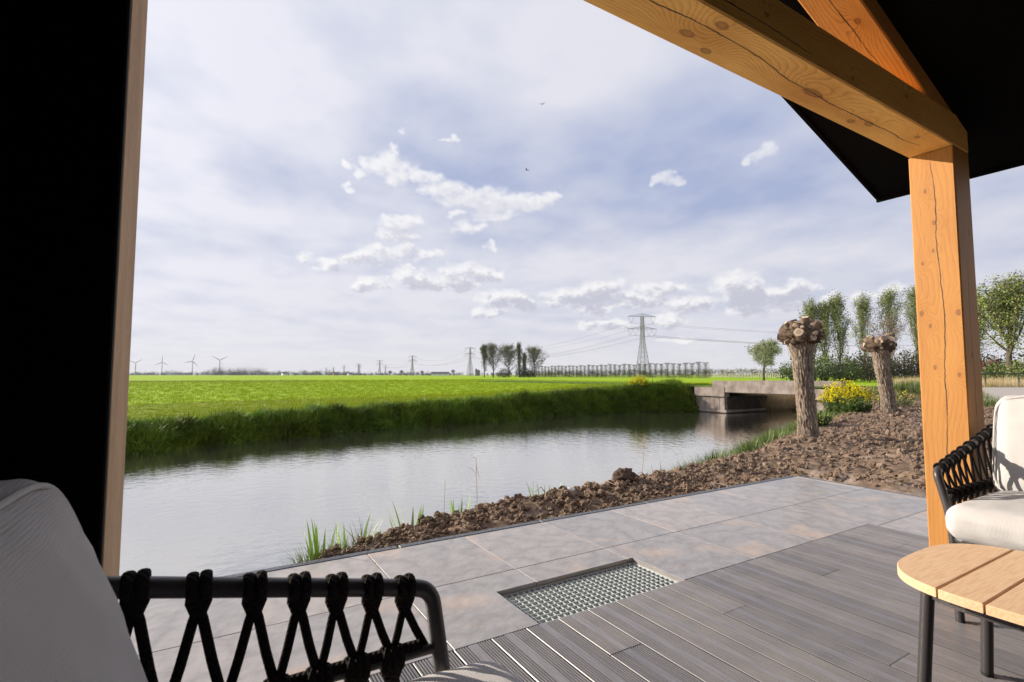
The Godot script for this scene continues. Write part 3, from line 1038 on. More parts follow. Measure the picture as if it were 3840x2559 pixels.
func make_chair() -> Node3D:
	# faces local +x; origin on the floor under the seat
	var o := thing("lounge_chair", "", "chair")
	var tr := 0.0155
	var rails := []
	for s in [-1.0, 1.0]:
		# one bent tube: front foot, front leg, arm, rear leg
		var b := MB.new()
		var pts := rounded(PackedVector3Array([Vector3(0.378, 0.0, s * 0.318), Vector3(0.371, 0.40, s * 0.33), Vector3(0.358, 0.588, s * 0.378), Vector3(0.30, 0.600, s * 0.382), Vector3(-0.36, 0.739, s * 0.382), Vector3(-0.43, 0.33, s * 0.345), Vector3(-0.46, 0.0, s * 0.34)]), 0.085, 7)
		b.tube(pts, PackedFloat32Array([tr]), 12)
		obj("arm_tube", b, M.frame_paint, o)
		# lower rail that the ropes are tied to
		b = MB.new()
		b.tube(PackedVector3Array([Vector3(0.366, 0.49, s * 0.352), Vector3(0.0, 0.49, s * 0.359), Vector3(-0.405, 0.49, s * 0.36)]), PackedFloat32Array([0.009]), 10)
		obj("rope_rail", b, M.frame_paint, o)
		# ropes: wrapped round the arm, knotted, then spread in a V down to the rail
		var spots := [0.306, 0.244, 0.181, 0.119, 0.051, -0.027, -0.108, -0.183, -0.255, -0.32]
		for k in spots.size():
			var x: float = spots[k]
			var kx: float = (x + spots[k + 1]) * 0.5 if k < spots.size() - 1 else x - 0.036
			var before: float = (x + spots[k - 1]) * 0.5 if k > 0 else x + 0.033
			var y := arm_top(x) + 0.003
			b = MB.new()
			for e in [-1.0, 1.0]:
				var ring := PackedVector3Array()
				for a in 15:
					var t := TAU * a / 14.0
					ring.append(Vector3(x + e * 0.0090, y - 0.001 + cos(t) * (tr + 0.002), s * 0.382 + sin(t) * (tr + 0.002)))
				b.tube(ring, PackedFloat32Array([0.0088]), 10, false, Vector3(1, 0.55, 0.55))
			var zt: float = s * 0.381
			# the knot under the tube narrows downwards
			b.tube(PackedVector3Array([Vector3(x, y - tr + 0.004, zt), Vector3(x, y - tr - 0.010, zt), Vector3(x, y - tr - 0.022, zt - s * 0.001), Vector3(x, y - tr - 0.034, zt - s * 0.003)]), PackedFloat32Array([0.0185, 0.0195, 0.0145, 0.0095]), 10, true, Vector3(1, 1, 0.62))
			for e in [-1.0, 1.0]:
				var foot := Vector3(kx if e < 0.0 else before, 0.494, s * 0.357)
				b.tube(PackedVector3Array([Vector3(x + e * 0.003, y - tr - 0.026, zt - s * 0.002), Vector3(x + e * 0.0065, y - tr - 0.036, zt - s * 0.003), foot.lerp(Vector3(x, y - tr - 0.03, zt), 0.5) + Vector3(e * 0.001, 0, 0), foot]), PackedFloat32Array([0.0077]), 8, true, Vector3(1, 1, 0.62))
			obj("rope", b, M.rope, o)
			# the knot on the rail, and the rope running along to the next one
			b = MB.new()
			for e in [-1.0, 0.0, 1.0]:
				var ring := PackedVector3Array()
				for a in 13:
					var t := TAU * a / 12.0
					ring.append(Vector3(kx + e * 0.012, 0.49 + cos(t) * 0.0145, s * 0.358 + sin(t) * 0.0145))
				b.tube(ring, PackedFloat32Array([0.0092]), 8, false)
			b.tube(PackedVector3Array([Vector3(before - 0.008, 0.499, s * 0.358), Vector3((kx + before) * 0.5, 0.497, s * 0.359), Vector3(kx + 0.008, 0.499, s * 0.358)]), PackedFloat32Array([0.011, 0.0125, 0.011]), 8)
			b.tube(PackedVector3Array([Vector3(kx, 0.488, s * 0.357), Vector3(kx, 0.466, s * 0.356), Vector3(kx, 0.448, s * 0.354)]), PackedFloat32Array([0.021, 0.019, 0.011]), 10, true, Vector3(1, 1, 0.7))
			for e in [-1.0, 1.0]:
				b.tube(PackedVector3Array([Vector3(kx + e * 0.004, 0.458, s * 0.355), Vector3(kx + e * 0.028, 0.335, s * 0.336)]), PackedFloat32Array([0.009]), 8, true, Vector3(1, 1, 0.62))
			obj("rope_knot", b, M.rope, o)
	# seat frame
	var sb := MB.new()
	var loop := rounded(PackedVector3Array([Vector3(0.0, 0.325, -0.335), Vector3(0.385, 0.325, -0.335), Vector3(0.385, 0.325, 0.335), Vector3(-0.42, 0.325, 0.335), Vector3(-0.42, 0.325, -0.335), Vector3(0.0, 0.325, -0.335)]), 0.07, 6)
	sb.tube(loop, PackedFloat32Array([0.0165]), 12, false)
	obj("seat_frame", sb, M.frame_paint, o)
	for k in 6:
		sb = MB.new()
		sb.box(Vector3(0, 0.327, -0.27 + 0.108 * k), Vector3(0.80, 0.006, 0.05), 0.002)
		obj("seat_slat", sb, M.frame_paint, o)
	# back rail and its ropes
	sb = MB.new()
	sb.tube(rounded(PackedVector3Array([Vector3(-0.352, 0.695, -0.382), Vector3(-0.43, 0.71, -0.30), Vector3(-0.45, 0.72, 0.0), Vector3(-0.43, 0.71, 0.30), Vector3(-0.352, 0.695, 0.382)]), 0.1, 6), PackedFloat32Array([0.0155]), 12)
	obj("back_rail", sb, M.frame_paint, o)
	for k in 9:
		sb = MB.new()
		var z := -0.28 + 0.07 * k
		sb.tube(PackedVector3Array([Vector3(-0.447, 0.72, z), Vector3(-0.43, 0.34, z + 0.035)]), PackedFloat32Array([0.0075]), 8)
		sb.tube(PackedVector3Array([Vector3(-0.447, 0.72, z), Vector3(-0.43, 0.34, z - 0.035)]), PackedFloat32Array([0.0075]), 8)
		obj("rope", sb, M.rope, o)
	# cushions
	var b := MB.new()
	pillow(b, Vector3(0.745, 0.14, 0.66), 0.058, Vector3(0.006, 0.020, 0.004))
	var seat := obj("seat_cushion", b, M.cushion_cloth, o)
	seat.position = Vector3(0.105, 0.408, 0)
	b = MB.new()
	pillow(b, Vector3(0.15, 0.47, 0.66), 0.062, Vector3(0.028, 0.012, 0.006))
	var back := obj("back_cushion", b, M.cushion_cloth, o)
	back.position = Vector3(-0.18, 0.668, 0)
	back.rotation.z = 0.24
	b = MB.new()
	var rim := PackedVector3Array()
	for k in 49:
		var a := TAU * k / 48.0
		var cz := cos(a)
		var cy := sin(a)
		rim.append(Vector3(0, signf(cy) * pow(absf(cy), 0.32) * 0.226, signf(cz) * pow(absf(cz), 0.32) * 0.321))
	b.tube(rim, PackedFloat32Array([0.0045]), 6, false)
	var seam := obj("piping", b, M.cushion_cloth, back)
	seam.position = Vector3(0.066, 0, 0)
	return o


func squircle(hx: float, hz: float, e: float, n: int) -> PackedVector2Array:
	var p := PackedVector2Array()
	for k in n:
		var a := TAU * k / n
		p.append(Vector2(signf(cos(a)) * pow(absf(cos(a)), 2.0 / e) * hx, signf(sin(a)) * pow(absf(sin(a)), 2.0 / e) * hz))
	return p


func build_table() -> void:
	var o := thing("side_table", "low slatted teak side table with splayed dark metal legs", "table", Vector3(2.025, 0, -0.46))
	var outline := squircle(0.315, 0.325, 3.1, 72)
	var gaps := [-0.40, -0.164, -0.062, 0.040, 0.142, 0.40]
	for k in gaps.size() - 1:
		var z0: float = gaps[k] + 0.0028
		var z1: float = gaps[k + 1] - 0.0028
		for p in Geometry2D.intersect_polygons(outline, PackedVector2Array([Vector2(-1, z0), Vector2(1, z0), Vector2(1, z1), Vector2(-1, z1)])):
			var b := MB.new()
			b.slab(p, -0.012, 0.012, 0.002)
			var s := obj("slat", b, M.teak, o)
			s.position.y = 0.408
	var b := MB.new()
	var ring := PackedVector3Array()
	for q in squircle(0.268, 0.278, 3.1, 48):
		ring.append(Vector3(q.x, 0.380, q.y))
	ring.append(ring[0])
	for k in ring.size() - 1:
		b.bar(ring[k], ring[k + 1], 0.006, 0.030)
	obj("apron", b, M.frame_paint, o)
	for s in [[-1, -1], [1, -1], [1, 1], [-1, 1]]:
		b = MB.new()
		b.tube(PackedVector3Array([Vector3(s[0] * 0.225, 0.394, s[1] * 0.212), Vector3(s[0] * 0.245, 0.012, s[1] * 0.235)]), PackedFloat32Array([0.0165, 0.0165]), 18)
		var leg := obj("leg", b, M.frame_paint, o)
		b = MB.new()
		b.tube(PackedVector3Array([Vector3(s[0] * 0.245, 0.012, s[1] * 0.235), Vector3(s[0] * 0.2455, 0.001, s[1] * 0.2355)]), PackedFloat32Array([0.0175, 0.0165]), 18)
		obj("glide", b, M.rail_black, leg)


func build_furniture() -> void:
	var c := make_chair()
	c.position = Vector3(3.04, 0, -0.572)
	c.rotation.y = PI
	c.set_meta("label", "sunlit lounge chair with cream cushions beside the golden post")
	c.set_meta("group", "rope lounge chairs on the deck")
	var near := dup(c, Vector3(0.03, 0, -0.57), 0.0, "shaded lounge chair in the near left foreground with black rope arm")
	# its back cushion has slumped a little
	var back: Node3D = near.get_node("back_cushion")
	back.position = Vector3(-0.185, 0.640, 0)
	back.rotation.z = 0.33
	build_table()


# ---------------------------------------------------------------- land and water

const NEAR_SHORE := [[-45.0, -3.0], [0.15, -3.02], [0.8, -3.32], [1.7, -3.78], [2.5, -4.1], [3.7, -4.55], [5.0, -5.15], [7.0, -6.05], [8.6, -6.65], [12.2, -8.05], [16.0, -9.3], [20.3, -11.0], [24.0, -11.2], [75.0, -12.5]]
const FAR_SHORE := [[-45.0, -7.5], [-10.0, -11.3], [-1.4, -13.8], [2.2, -15.3], [6.4, -16.2], [8.5, -16.45], [11.3, -17.2], [15.3, -17.9], [18.0, -17.3], [19.6, -16.5], [20.6, -16.0], [23.4, -15.3], [25.6, -15.4], [27.6, -12.6], [40.0, -13.2], [75.0, -13.6]]
const FIELD := -0.38
const FIELD_RISE := [[-45.0, -0.46], [-2.0, -0.45], [6.0, -0.32], [12.0, -0.15], [16.0, 0.0], [18.5, 0.2], [20.0, 0.42], [26.0, 0.40], [45.0, 0.0], [75.0, -0.38]]


func land_y(x: float, z: float) -> float:
	# the near bank: soil level with the terrace, sloping to the water
	var s := (z - poly_y(NEAR_SHORE, x)) * 0.86
	var wide := lerpf(0.16, 1.7, smoothstep(0.4, 8.0, x))
	var y := lerpf(-1.15, lerpf(-0.055, -0.02, smoothstep(4.0, 6.5, x)), pow(smoothstep(-0.45, wide, s), 0.8))
	var up := smoothstep(0.3, 1.2, s)
	# verge by the bridge, mounds under the trees
	y += 0.03 * exp(-pow((s - wide * 0.9 - 0.08) / 0.2, 2.0)) * (1.0 - smoothstep(4.5, 6.5, x)) * smoothstep(0.25, 0.5, x)
	y += 0.55 * smoothstep(18.0, 23.0, x) * (1.0 - smoothstep(-1.4, -0.2, z + 0.343 * x - 1.0)) * (1.0 - smoothstep(-9.2, -6.5, z)) * up * (1.0 - smoothstep(40.0, 60.0, x))
	y += 0.10 * exp(-((x - 14.3) * (x - 14.3) * 0.5 + (z + 5.9) * (z + 5.9))) + 0.05 * exp(-((x - 8.08) * (x - 8.08) + (z + 4.47) * (z + 4.47)) * 2.0)
	y += 0.06 * na.get_noise_2d(x * 30.0, z * 30.0) * up * (1.0 if x < 30.0 else 0.4)
	return y


func soil_rough(x: float, z: float) -> float:
	return 0.040 * nb.get_noise_2d(x * 3.3, z * 3.3) + 0.040 * nb.get_noise_2d(x * 8.0, z * 8.0 + 40.0) - 0.045 * (nc.get_noise_2d(x * 5.5, z * 5.5) + 0.5)


func is_soil(x: float, z: float) -> float:
	# 1 where the ground is bare
	var s := (z - poly_y(NEAR_SHORE, x)) * 0.86
	var wide := lerpf(0.1, 1.8, smoothstep(0.5, 11.0, x))
	var a := smoothstep(wide - 0.45, wide + 0.1, s + 0.25 * nb.get_noise_2d(x * 1.5, z * 1.5))
	var far := 1.0 - smoothstep(20.0, 22.5, x + 1.2 * nb.get_noise_2d(x * 0.8, z * 0.8) + 0.22 * (z + 8.0))
	return a * far


func build_land() -> void:
	var xs := PackedFloat32Array()
	var x := -8.0
	while x < 62.0:
		xs.append(x)
		x += 0.4 if x < -0.4 else (0.042 if x < 8.0 else (0.042 + (x - 8.0) * 0.012))
	var zs := PackedFloat32Array()
	var z := -14.0
	while z < 16.0:
		zs.append(z)
		z += 0.042 if z > -5.5 and z < -1.0 else (0.042 + 0.02 * maxf(-5.5 - z, z + 1.0))
	var b := MB.new()
	var nu := xs.size()
	var f := func(i: int, j: int) -> Array:
		var px := xs[i]
		var pz := zs[j]
		var y := land_y(px, pz)
		var so := is_soil(px, pz)
		var s := (pz - poly_y(NEAR_SHORE, px)) * 0.86
		y += soil_rough(px, pz) * (0.35 + 0.65 * so) * smoothstep(-0.2, 0.35, s) * (1.0 if px < 25.0 else 0.3)
		# the terrace and the house stand in a dug-out bed
		if px < 5.10 and pz > -2.98:
			y = minf(y, -0.30)
		elif px < 5.3 and pz > -3.06:
			y = minf(y, 0.012)
		if px > 55.0:
			y -= 0.05
		var c := Color(0.30, 0.225, 0.17).lerp(Color(0.42, 0.35, 0.30), smoothstep(0.1, 0.6, nb.get_noise_2d(px * 0.7 + 9.0, pz * 0.9)))
		var gr := Color(0.12, 0.15, 0.045).lerp(Color(0.20, 0.17, 0.09), 0.5 + 0.5 * nb.get_noise_2d(px, pz + 30.0))
		c = gr.lerp(c, so)
		if s < 0.25:
			c = c.lerp(Color(0.05, 0.04, 0.03), smoothstep(0.25, -0.1, s))
		return [Vector3(px, y, pz), c]
	b.grid(nu, zs.size(), f)
	struct_kind(obj("bank_ground", b, M.soil))
	print("land grid ", nu, "x", zs.size())
	# land beyond the fine grid on the near side
	b = MB.new()
	for r in [[61.0, 6000.0, -14.0, 6000.0], [-6000.0, 61.9, 15.5, 6000.0], [-6000.0, -44.0, -8.0, 16.0], [-44.5, -7.9, -2.96, 16.0]]:
		b.quad(Vector3(r[0], -0.10, r[2]), Vector3(r[1], -0.10, r[2]), Vector3(r[1], -0.10, r[3]), Vector3(r[0], -0.10, r[3]), Vector3.UP)
	struct_kind(obj("meadow", b, M.verge))
	# water
	b = MB.new()
	b.quad(Vector3(-45, WATER, -19), Vector3(75, WATER, -19), Vector3(75, WATER, -2.9), Vector3(-45, WATER, -2.9), Vector3.UP)
	struct_kind(obj("water", b, M.water))
	b = MB.new()
	b.quad(Vector3(-45, -1.6, -19), Vector3(75, -1.6, -19), Vector3(75, -1.6, -2.9), Vector3(-45, -1.6, -2.9), Vector3.UP)
	struct_kind(obj("canal_bed", b, M.pit))
	# far bank: rises from the water to the field
	b = MB.new()
	var bx := PackedFloat32Array()
	x = -45.0
	while x < 76.0:
		bx.append(x)
		x += 0.16 if x > -6.0 and x < 24.0 else 1.0
	var g := func(i: int, j: int) -> Array:
		var px := bx[i]
		var u := j / 26.0
		var off := lerpf(-0.5, 16.0, u * u * 0.75 + u * 0.25)
		var p := Vector3(px, far_y(px, off), poly_y(FAR_SHORE, px) - off)
		if px > 74.0:
			p.y = minf(p.y, FIELD)
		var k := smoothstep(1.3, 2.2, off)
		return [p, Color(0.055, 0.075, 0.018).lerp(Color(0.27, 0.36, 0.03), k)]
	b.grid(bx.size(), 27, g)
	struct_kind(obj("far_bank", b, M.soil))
	# the field, flat to the horizon, with the strip of bare earth that crosses it
	b = MB.new()
	var edge := []
	for i in bx.size():
		edge.append(Vector3(bx[i], far_y(bx[i], 15.9), poly_y(FAR_SHORE, bx[i]) - 15.9))
	for i in edge.size() - 1:
		b.quad(edge[i], edge[i + 1], Vector3(edge[i + 1].x, FIELD, -60.0), Vector3(edge[i].x, FIELD, -60.0), Vector3.UP)
	for r in [[-6000.0, 75.5, -900.0, -60.0], [75.5, 6000.0, -6000.0, -14.5], [-6000.0, 75.5, -6000.0, -900.0], [-6000.0, -45.0, -60.0, -8.0]]:
		b.quad(Vector3(r[0], FIELD, r[2]), Vector3(r[1], FIELD, r[2]), Vector3(r[1], FIELD, r[3]), Vector3(r[0], FIELD, r[3]), Vector3.UP)
	struct_kind(obj("field", b, M.field_crop))
	b = MB.new()
	b.quad(Vector3(-17.0, FIELD + 0.02, -126.9), Vector3(18.7, FIELD + 0.02, -109.0), Vector3(20.0, FIELD + 0.02, -118.5), Vector3(-22.0, FIELD + 0.02, -157.5), Vector3.UP)
	struct_kind(obj("bare_strip", b, M.plough_strip))
	# gravel yard at the right
	b = MB.new()
	b.slab(PackedVector2Array([Vector2(24.2, -7.0), Vector2(47.5, -15.0), Vector2(53.6, -11.2), Vector2(60.0, 6.0), Vector2(26.0, 8.0)]), -0.2, 0.10)
	struct_kind(obj("gravel_yard", b, M.gravel))


func far_y(x: float, off: float) -> float:
	var top: float = poly_y(FIELD_RISE, x)
	var y := lerpf(-1.3, top + 0.10, smoothstep(-0.6, 1.45, off))
	y -= 0.10 * smoothstep(1.6, 3.2, off)
	y = lerpf(y, FIELD, smoothstep(7.0, 16.0, off))
	if off < 3.0:
		y += 0.07 * nb.get_noise_2d(x * 0.8, off * 1.2) * smoothstep(0.0, 0.6, off)
	return y


func build_bridge() -> void:
	var o := thing("bridge", "weathered concrete farm bridge with a square opening over the canal", "bridge")
	var b := MB.new()
	# parapet beam, stepped at its left end
	b.box(Vector3(20.45, 0.47, -13.44), Vector3(0.32, 0.52, 4.3), 0.012)
	obj("parapet", b, M.concrete, o)
	b = MB.new()
	b.box(Vector3(23.3, 0.47, -13.44), Vector3(0.32, 0.52, 4.3), 0.012)
	obj("parapet", b, M.concrete, o)
	b = MB.new()
	b.box(Vector3(20.44, 0.215, -15.75), Vector3(0.36, 0.42, 1.66), 0.012)
	obj("wing_cap", b, M.concrete, o)
	b = MB.new()
	b.box(Vector3(20.52, 0.235, -11.02), Vector3(0.5, 0.42, 1.1), 0.012)
	obj("wing_cap", b, M.concrete, o)
	b = MB.new()
	b.box(Vector3(21.88, 0.30, -13.25), Vector3(2.52, 0.24, 5.2))
	obj("bridge_deck", b, M.concrete, o)
	# upright slabs of the abutments
	for k in 6:
		b = MB.new()
		b.box(Vector3(20.47, -0.6, -16.44 + 0.262 * k), Vector3(0.2, 1.2, 0.256), 0.01)
		obj("slab", b, M.concrete, o)
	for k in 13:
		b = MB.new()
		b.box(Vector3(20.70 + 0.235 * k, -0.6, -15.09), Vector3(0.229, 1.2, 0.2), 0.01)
		obj("slab", b, M.shaded_concrete, o)
	for k in 4:
		b = MB.new()
		b.box(Vector3(20.55, -0.6, -11.33 + 0.262 * k), Vector3(0.2, 1.2, 0.256), 0.01)
		obj("slab", b, M.concrete, o)
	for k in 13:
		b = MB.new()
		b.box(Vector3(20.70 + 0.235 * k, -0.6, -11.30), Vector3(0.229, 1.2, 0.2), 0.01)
		obj("slab", b, M.shaded_concrete, o)
	b = MB.new()
	b.box(Vector3(21.9, -0.66, -14.93), Vector3(3.1, 0.12, 0.14), 0.02)
	b.box(Vector3(20.35, -0.66, -15.72), Vector3(0.1, 0.12, 1.7), 0.02)
	obj("footing_ledge", b, M.concrete, o)
	# track over the bridge
	var t := MB.new()
	t.slab(PackedVector2Array([Vector2(20.62, -40.0), Vector2(23.13, -40.0), Vector2(23.13, -10.9), Vector2(20.62, -10.9)]), 0.425, 0.5)
	struct_kind(obj("farm_track", t, M.verge))
	for k in 3:
		var p := MB.new()
		p.bar(Vector3(20.15, -1.2, -16.72 - 0.22 * k), Vector3(20.15, 0.05 + 0.04 * k, -16.72 - 0.22 * k), 0.09, 0.09, Vector3.RIGHT, 0.01)
		tag(obj("mooring_post", p, M.near_black_wood), "dark timber pile left of the bridge, %s" % ["nearest of three to the concrete", "middle one of three", "farthest of three from the concrete"][k], "pile", "timber piles by the bridge")


# ---------------------------------------------------------------- plants

func blade(b: MB, base: Vector3, lean: Vector3, length: float, w: float, droop: float, c0: Color, c1: Color, segs := 3) -> void:
	# one leaf of grass: narrow, bending over
	var side := lean.cross(Vector3.UP)
	if side.length() < 0.01:
		side = Vector3.RIGHT
	side = side.normalized()
	var dir := (Vector3.UP + lean).normalized()
	var p := base
	var s := b.v.size()
	for k in segs + 1:
		var u := float(k) / segs
		var wd := w * (1.0 - pow(u, 1.7)) * 0.5 + 0.0003
		var nn := side.cross(dir).normalized()
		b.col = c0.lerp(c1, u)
		b.put(p - side * wd, nn, Vector2(0, u))
		b.put(p + side * wd, nn, Vector2(1, u))
		dir = (dir + Vector3.DOWN * droop / segs + lean * 0.3 / segs).normalized()
		p += dir * length / segs
	for k in segs:
		var q := s + k * 2
		b.ix.append_array(PackedInt32Array([q, q + 2, q + 1, q + 1, q + 2, q + 3]))


func tuft(sd: int, n: int, spread: float, length: float, w: float, droop: float, c0: Color, c1: Color, segs := 3) -> ArrayMesh:
	var r := RandomNumberGenerator.new()
	r.seed = sd
	var b := MB.new()
	for i in n:
		var a := r.randf() * TAU
		var q := sqrt(r.randf())
		var base := Vector3(cos(a) * q * spread, -0.02, sin(a) * q * spread)
		var a2 := a + r.randf_range(-0.9, 0.9)
		var lean := Vector3(cos(a2), 0, sin(a2)) * r.randf_range(0.08, 0.75) * (0.4 + q)
		var k := r.randf_range(0.75, 1.2)
		blade(b, base, lean, length * r.randf_range(0.55, 1.1), w * r.randf_range(0.7, 1.2), droop * r.randf_range(0.3, 1.3), c0 * k, c1 * k, segs)
	return b.mesh()


func turned(at: Vector3, s: float, sy := 1.0) -> Transform3D:
	return Transform3D(Basis(Vector3.UP, rng.randf() * TAU).scaled(Vector3(s, s * sy, s)), at)


func tint(lo := 0.75, hi := 1.2, warm := 0.12) -> Color:
	var k := rng.randf_range(lo, hi)
	var h := rng.randf_range(-warm, warm)
	return Color(k * (1.0 + h), k, k * (1.0 - h))


func build_grass() -> void:
	# long grass on the far bank, in tussocks
	var kinds := [tuft(1, 46, 0.16, 0.30, 0.011, 1.3, Color(0.035, 0.055, 0.010), Color(0.15, 0.27, 0.025)), tuft(2, 46, 0.20, 0.27, 0.012, 1.6, Color(0.04, 0.06, 0.012), Color(0.20, 0.30, 0.03)), tuft(3, 38, 0.14, 0.33, 0.010, 1.0, Color(0.04, 0.06, 0.012), Color(0.14, 0.24, 0.02))]  # sunlit tips painted in: bright ends over dark bases
	var tx := [[], [], []]
	var tc := [[], [], []]
	var side := RandomNumberGenerator.new()
	side.seed = 12
	for i in 700:
		# a tussock: blades thick at its crown, hanging outwards over its neighbours
		var cx := side.randf_range(-6.0, 20.2)
		var co := side.randf_range(0.32, 2.0)
		var big := side.randf_range(0.65, 1.3) * lerpf(1.1, 0.72, smoothstep(1.3, 2.0, co))
		var tone := side.randf_range(0.45, 1.6) * lerpf(0.75, 1.3, smoothstep(0.5, 1.7, co))  # higher tussocks brighter, the foot darker: sunlight painted up the bank
		var warm := side.randf_range(-0.08, 0.22)
		for k in 20:
			var a := side.randf() * TAU
			var q := sqrt(side.randf()) * 0.27 * big
			var x := cx + cos(a) * q
			var off := maxf(co + sin(a) * q, 0.2)
			var t := k % 3
			var lean := Basis.from_euler(Vector3(sin(a) * q * -2.2, 0, cos(a) * q * -2.2))
			var s := big * side.randf_range(0.6, 1.0)
			var bs := lean * Basis(Vector3.UP, side.randf() * TAU).scaled(Vector3(s, s, s))
			tx[t].append(Transform3D(bs, Vector3(x, far_y(x, off) - 0.03 + 0.12 * big * (1.0 - pow(q / (0.27 * big), 2.0)), poly_y(FAR_SHORE, x) - off)))
			var v := tone * side.randf_range(0.85, 1.15)
			tc[t].append(Color(v * (1.0 + warm), v, v * (1.0 - warm)))
	for i in 3600:
		var x := side.randf_range(-6.0, 20.2)
		var off := side.randf_range(0.22, 2.05)
		tx[i % 3].append(turned(Vector3(x, far_y(x, off) - 0.02, poly_y(FAR_SHORE, x) - off), side.randf_range(0.4, 0.75)))
		tc[i % 3].append(tint(0.6, 1.1))
	for t in 3:
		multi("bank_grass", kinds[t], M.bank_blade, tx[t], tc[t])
	# dead leaves hanging at the foot of the bank
	var dead := tuft(5, 24, 0.12, 0.30, 0.010, 2.4, Color(0.12, 0.09, 0.055), Color(0.26, 0.20, 0.12))
	var dx := []
	var dc := []
	for i in 420:
		var x := rng.randf_range(-6.0, 19.5)
		if nb.get_noise_2d(x * 0.9, 71.0) < -0.05:
			continue
		var off := rng.randf_range(-0.02, 0.5)
		dx.append(turned(Vector3(x, far_y(x, off), poly_y(FAR_SHORE, x) - off), rng.randf_range(0.5, 1.0)))
		dc.append(tint(0.6, 1.1))
	multi("dead_grass", dead, M.straw, dx, dc)
	# crop in the field, short and dense near the bank and sparser far away
	var crop := [tuft(11, 16, 0.14, 0.15, 0.009, 0.9, Color(0.09, 0.17, 0.012), Color(0.35, 0.43, 0.015), 2), tuft(12, 16, 0.16, 0.12, 0.010, 1.2, Color(0.10, 0.17, 0.012), Color(0.38, 0.44, 0.018), 2)]
	for t in 2:
		var xf := []
		var cols := []
		for i in 21000:
			var dd := 1.7 + 120.0 * pow(rng.randf(), 2.3)
			var x := rng.randf_range(-8.0 - dd * 0.3, 22.0 + dd * 1.4)
			if x > 74.0:
				continue
			var shore: float = poly_y(FAR_SHORE, clampf(x, -45.0, 75.0))
			var y := far_y(x, dd) if dd < 15.9 else FIELD
			xf.append(turned(Vector3(x, y, shore - dd), rng.randf_range(0.7, 1.25) * (1.0 + dd * 0.018)))
			cols.append(tint(0.8, 1.2, 0.06))
		multi("field_grass", crop[t], M.crop_blade, xf, cols)
	# rough grass on the verge round the bridge and between the yard and the canal
	var verge := [tuft(21, 30, 0.2, 0.36, 0.011, 1.1, Color(0.06, 0.08, 0.018), Color(0.15, 0.22, 0.045)), tuft(22, 24, 0.2, 0.5, 0.009, 0.8, Color(0.16, 0.13, 0.07), Color(0.40, 0.32, 0.19))]
	for t in 2:
		var xf := []
		var cols := []
		for i in (5200 if t == 0 else 2200):
			var x := rng.randf_range(16.0, 60.0)
			var z := rng.randf_range(-13.0, -2.0) if t == 0 else rng.randf_range(-14.0, -6.0)
			if is_soil(x, z) > 0.35 and rng.randf() < 0.985:
				continue
			if z > -0.343 * x + 1.6 and x > 23.5:
				continue
			var s := (z - poly_y(NEAR_SHORE, x)) * 0.86
			if s < 0.0:
				continue
			if t == 1 and (x < 27.0 or nb.get_noise_2d(x * 0.35, z * 0.35) < 0.1 and x < 40.0):
				continue
			xf.append(turned(Vector3(x, land_y(x, z), z), rng.randf_range(0.6, 1.2)))
			cols.append(tint(0.75, 1.2))
		multi("verge_grass" if t == 0 else "dry_grass", verge[t], M.blade if t == 0 else M.straw, xf, cols)
	# grass along the near shore between the irises
	var xn := []
	var cn := []
	for i in 1500:
		var x := 4.6 + 13.5 * pow(rng.randf(), 0.9)
		var off := rng.randf_range(0.05, 1.35)
		if is_soil(x, poly_y(NEAR_SHORE, x) + off) > 0.75:
			continue
		xn.append(turned(Vector3(x, land_y(x, poly_y(NEAR_SHORE, x) + off), poly_y(NEAR_SHORE, x) + off), rng.randf_range(0.35, 0.8)))
		cn.append(tint(0.8, 1.3, 0.25))
	for i in 300:
		var x := 0.45 + 4.4 * rng.randf()
		var off := rng.randf_range(0.0, 0.16)
		if nb.get_noise_2d(x * 2.3, 17.0) < 0.12:
			continue
		xn.append(turned(Vector3(x, land_y(x, poly_y(NEAR_SHORE, x) + off), poly_y(NEAR_SHORE, x) + off), rng.randf_range(0.22, 0.55)))
		cn.append(tint(0.9, 1.5, 0.2))
	multi("shore_grass", verge[0], M.blade, xn, cn)
	# pale reeds behind the bridge, on the left bank of the canal, and more in front of the trees
	var reed := tuft(31, 40, 0.3, 1.15, 0.012, 0.5, Color(0.30, 0.23, 0.13), Color(0.66, 0.52, 0.32))
	var xr := []
	var cr := []
	for i in 1700:
		var x := 23.6 + 18.0 * pow(rng.randf(), 1.5)
		var off := rng.randf_range(-0.4, 0.5)
		xr.append(turned(Vector3(x, maxf(far_y(x, off), WATER - 0.1), poly_y(FAR_SHORE, x) - off), rng.randf_range(0.6, 1.05)))
		cr.append(tint(0.65, 1.15))
	for i in 800:
		var x := rng.randf_range(54.0, 92.0)
		var z := -0.355 * x + rng.randf_range(-4.0, 22.0)
		if z < -0.36 * x + 3.0 and x < 62.0 and rng.randf() < 0.4:
			continue
		xr.append(turned(Vector3(x, -0.05, z), rng.randf_range(0.6, 1.1)))
		cr.append(tint(0.75, 1.3))
	for i in 1100:
		# the wall of reeds where the ditch narrows behind the bridge
		var u := rng.randf()
		xr.append(turned(Vector3(lerpf(25.7, 28.4, u) + rng.randf_range(-0.5, 1.0), rng.randf_range(-0.85, -0.55), lerpf(-15.3, -11.8, u) + rng.randf_range(-0.4, 0.2)), rng.randf_range(0.55, 0.95)))
		cr.append(tint(0.7, 1.2))
	multi("dry_reeds", reed, M.straw, xr, cr)


func faceted(a: MB) -> MB:
	var b := MB.new()
	for k in range(0, a.ix.size(), 3):
		var p := a.v[a.ix[k]]
		var q := a.v[a.ix[k + 1]]
		var r := a.v[a.ix[k + 2]]
		if (q - p).cross(r - p).length() > 1e-9:
			b.tri(p, q, r, p + q + r)
	return b


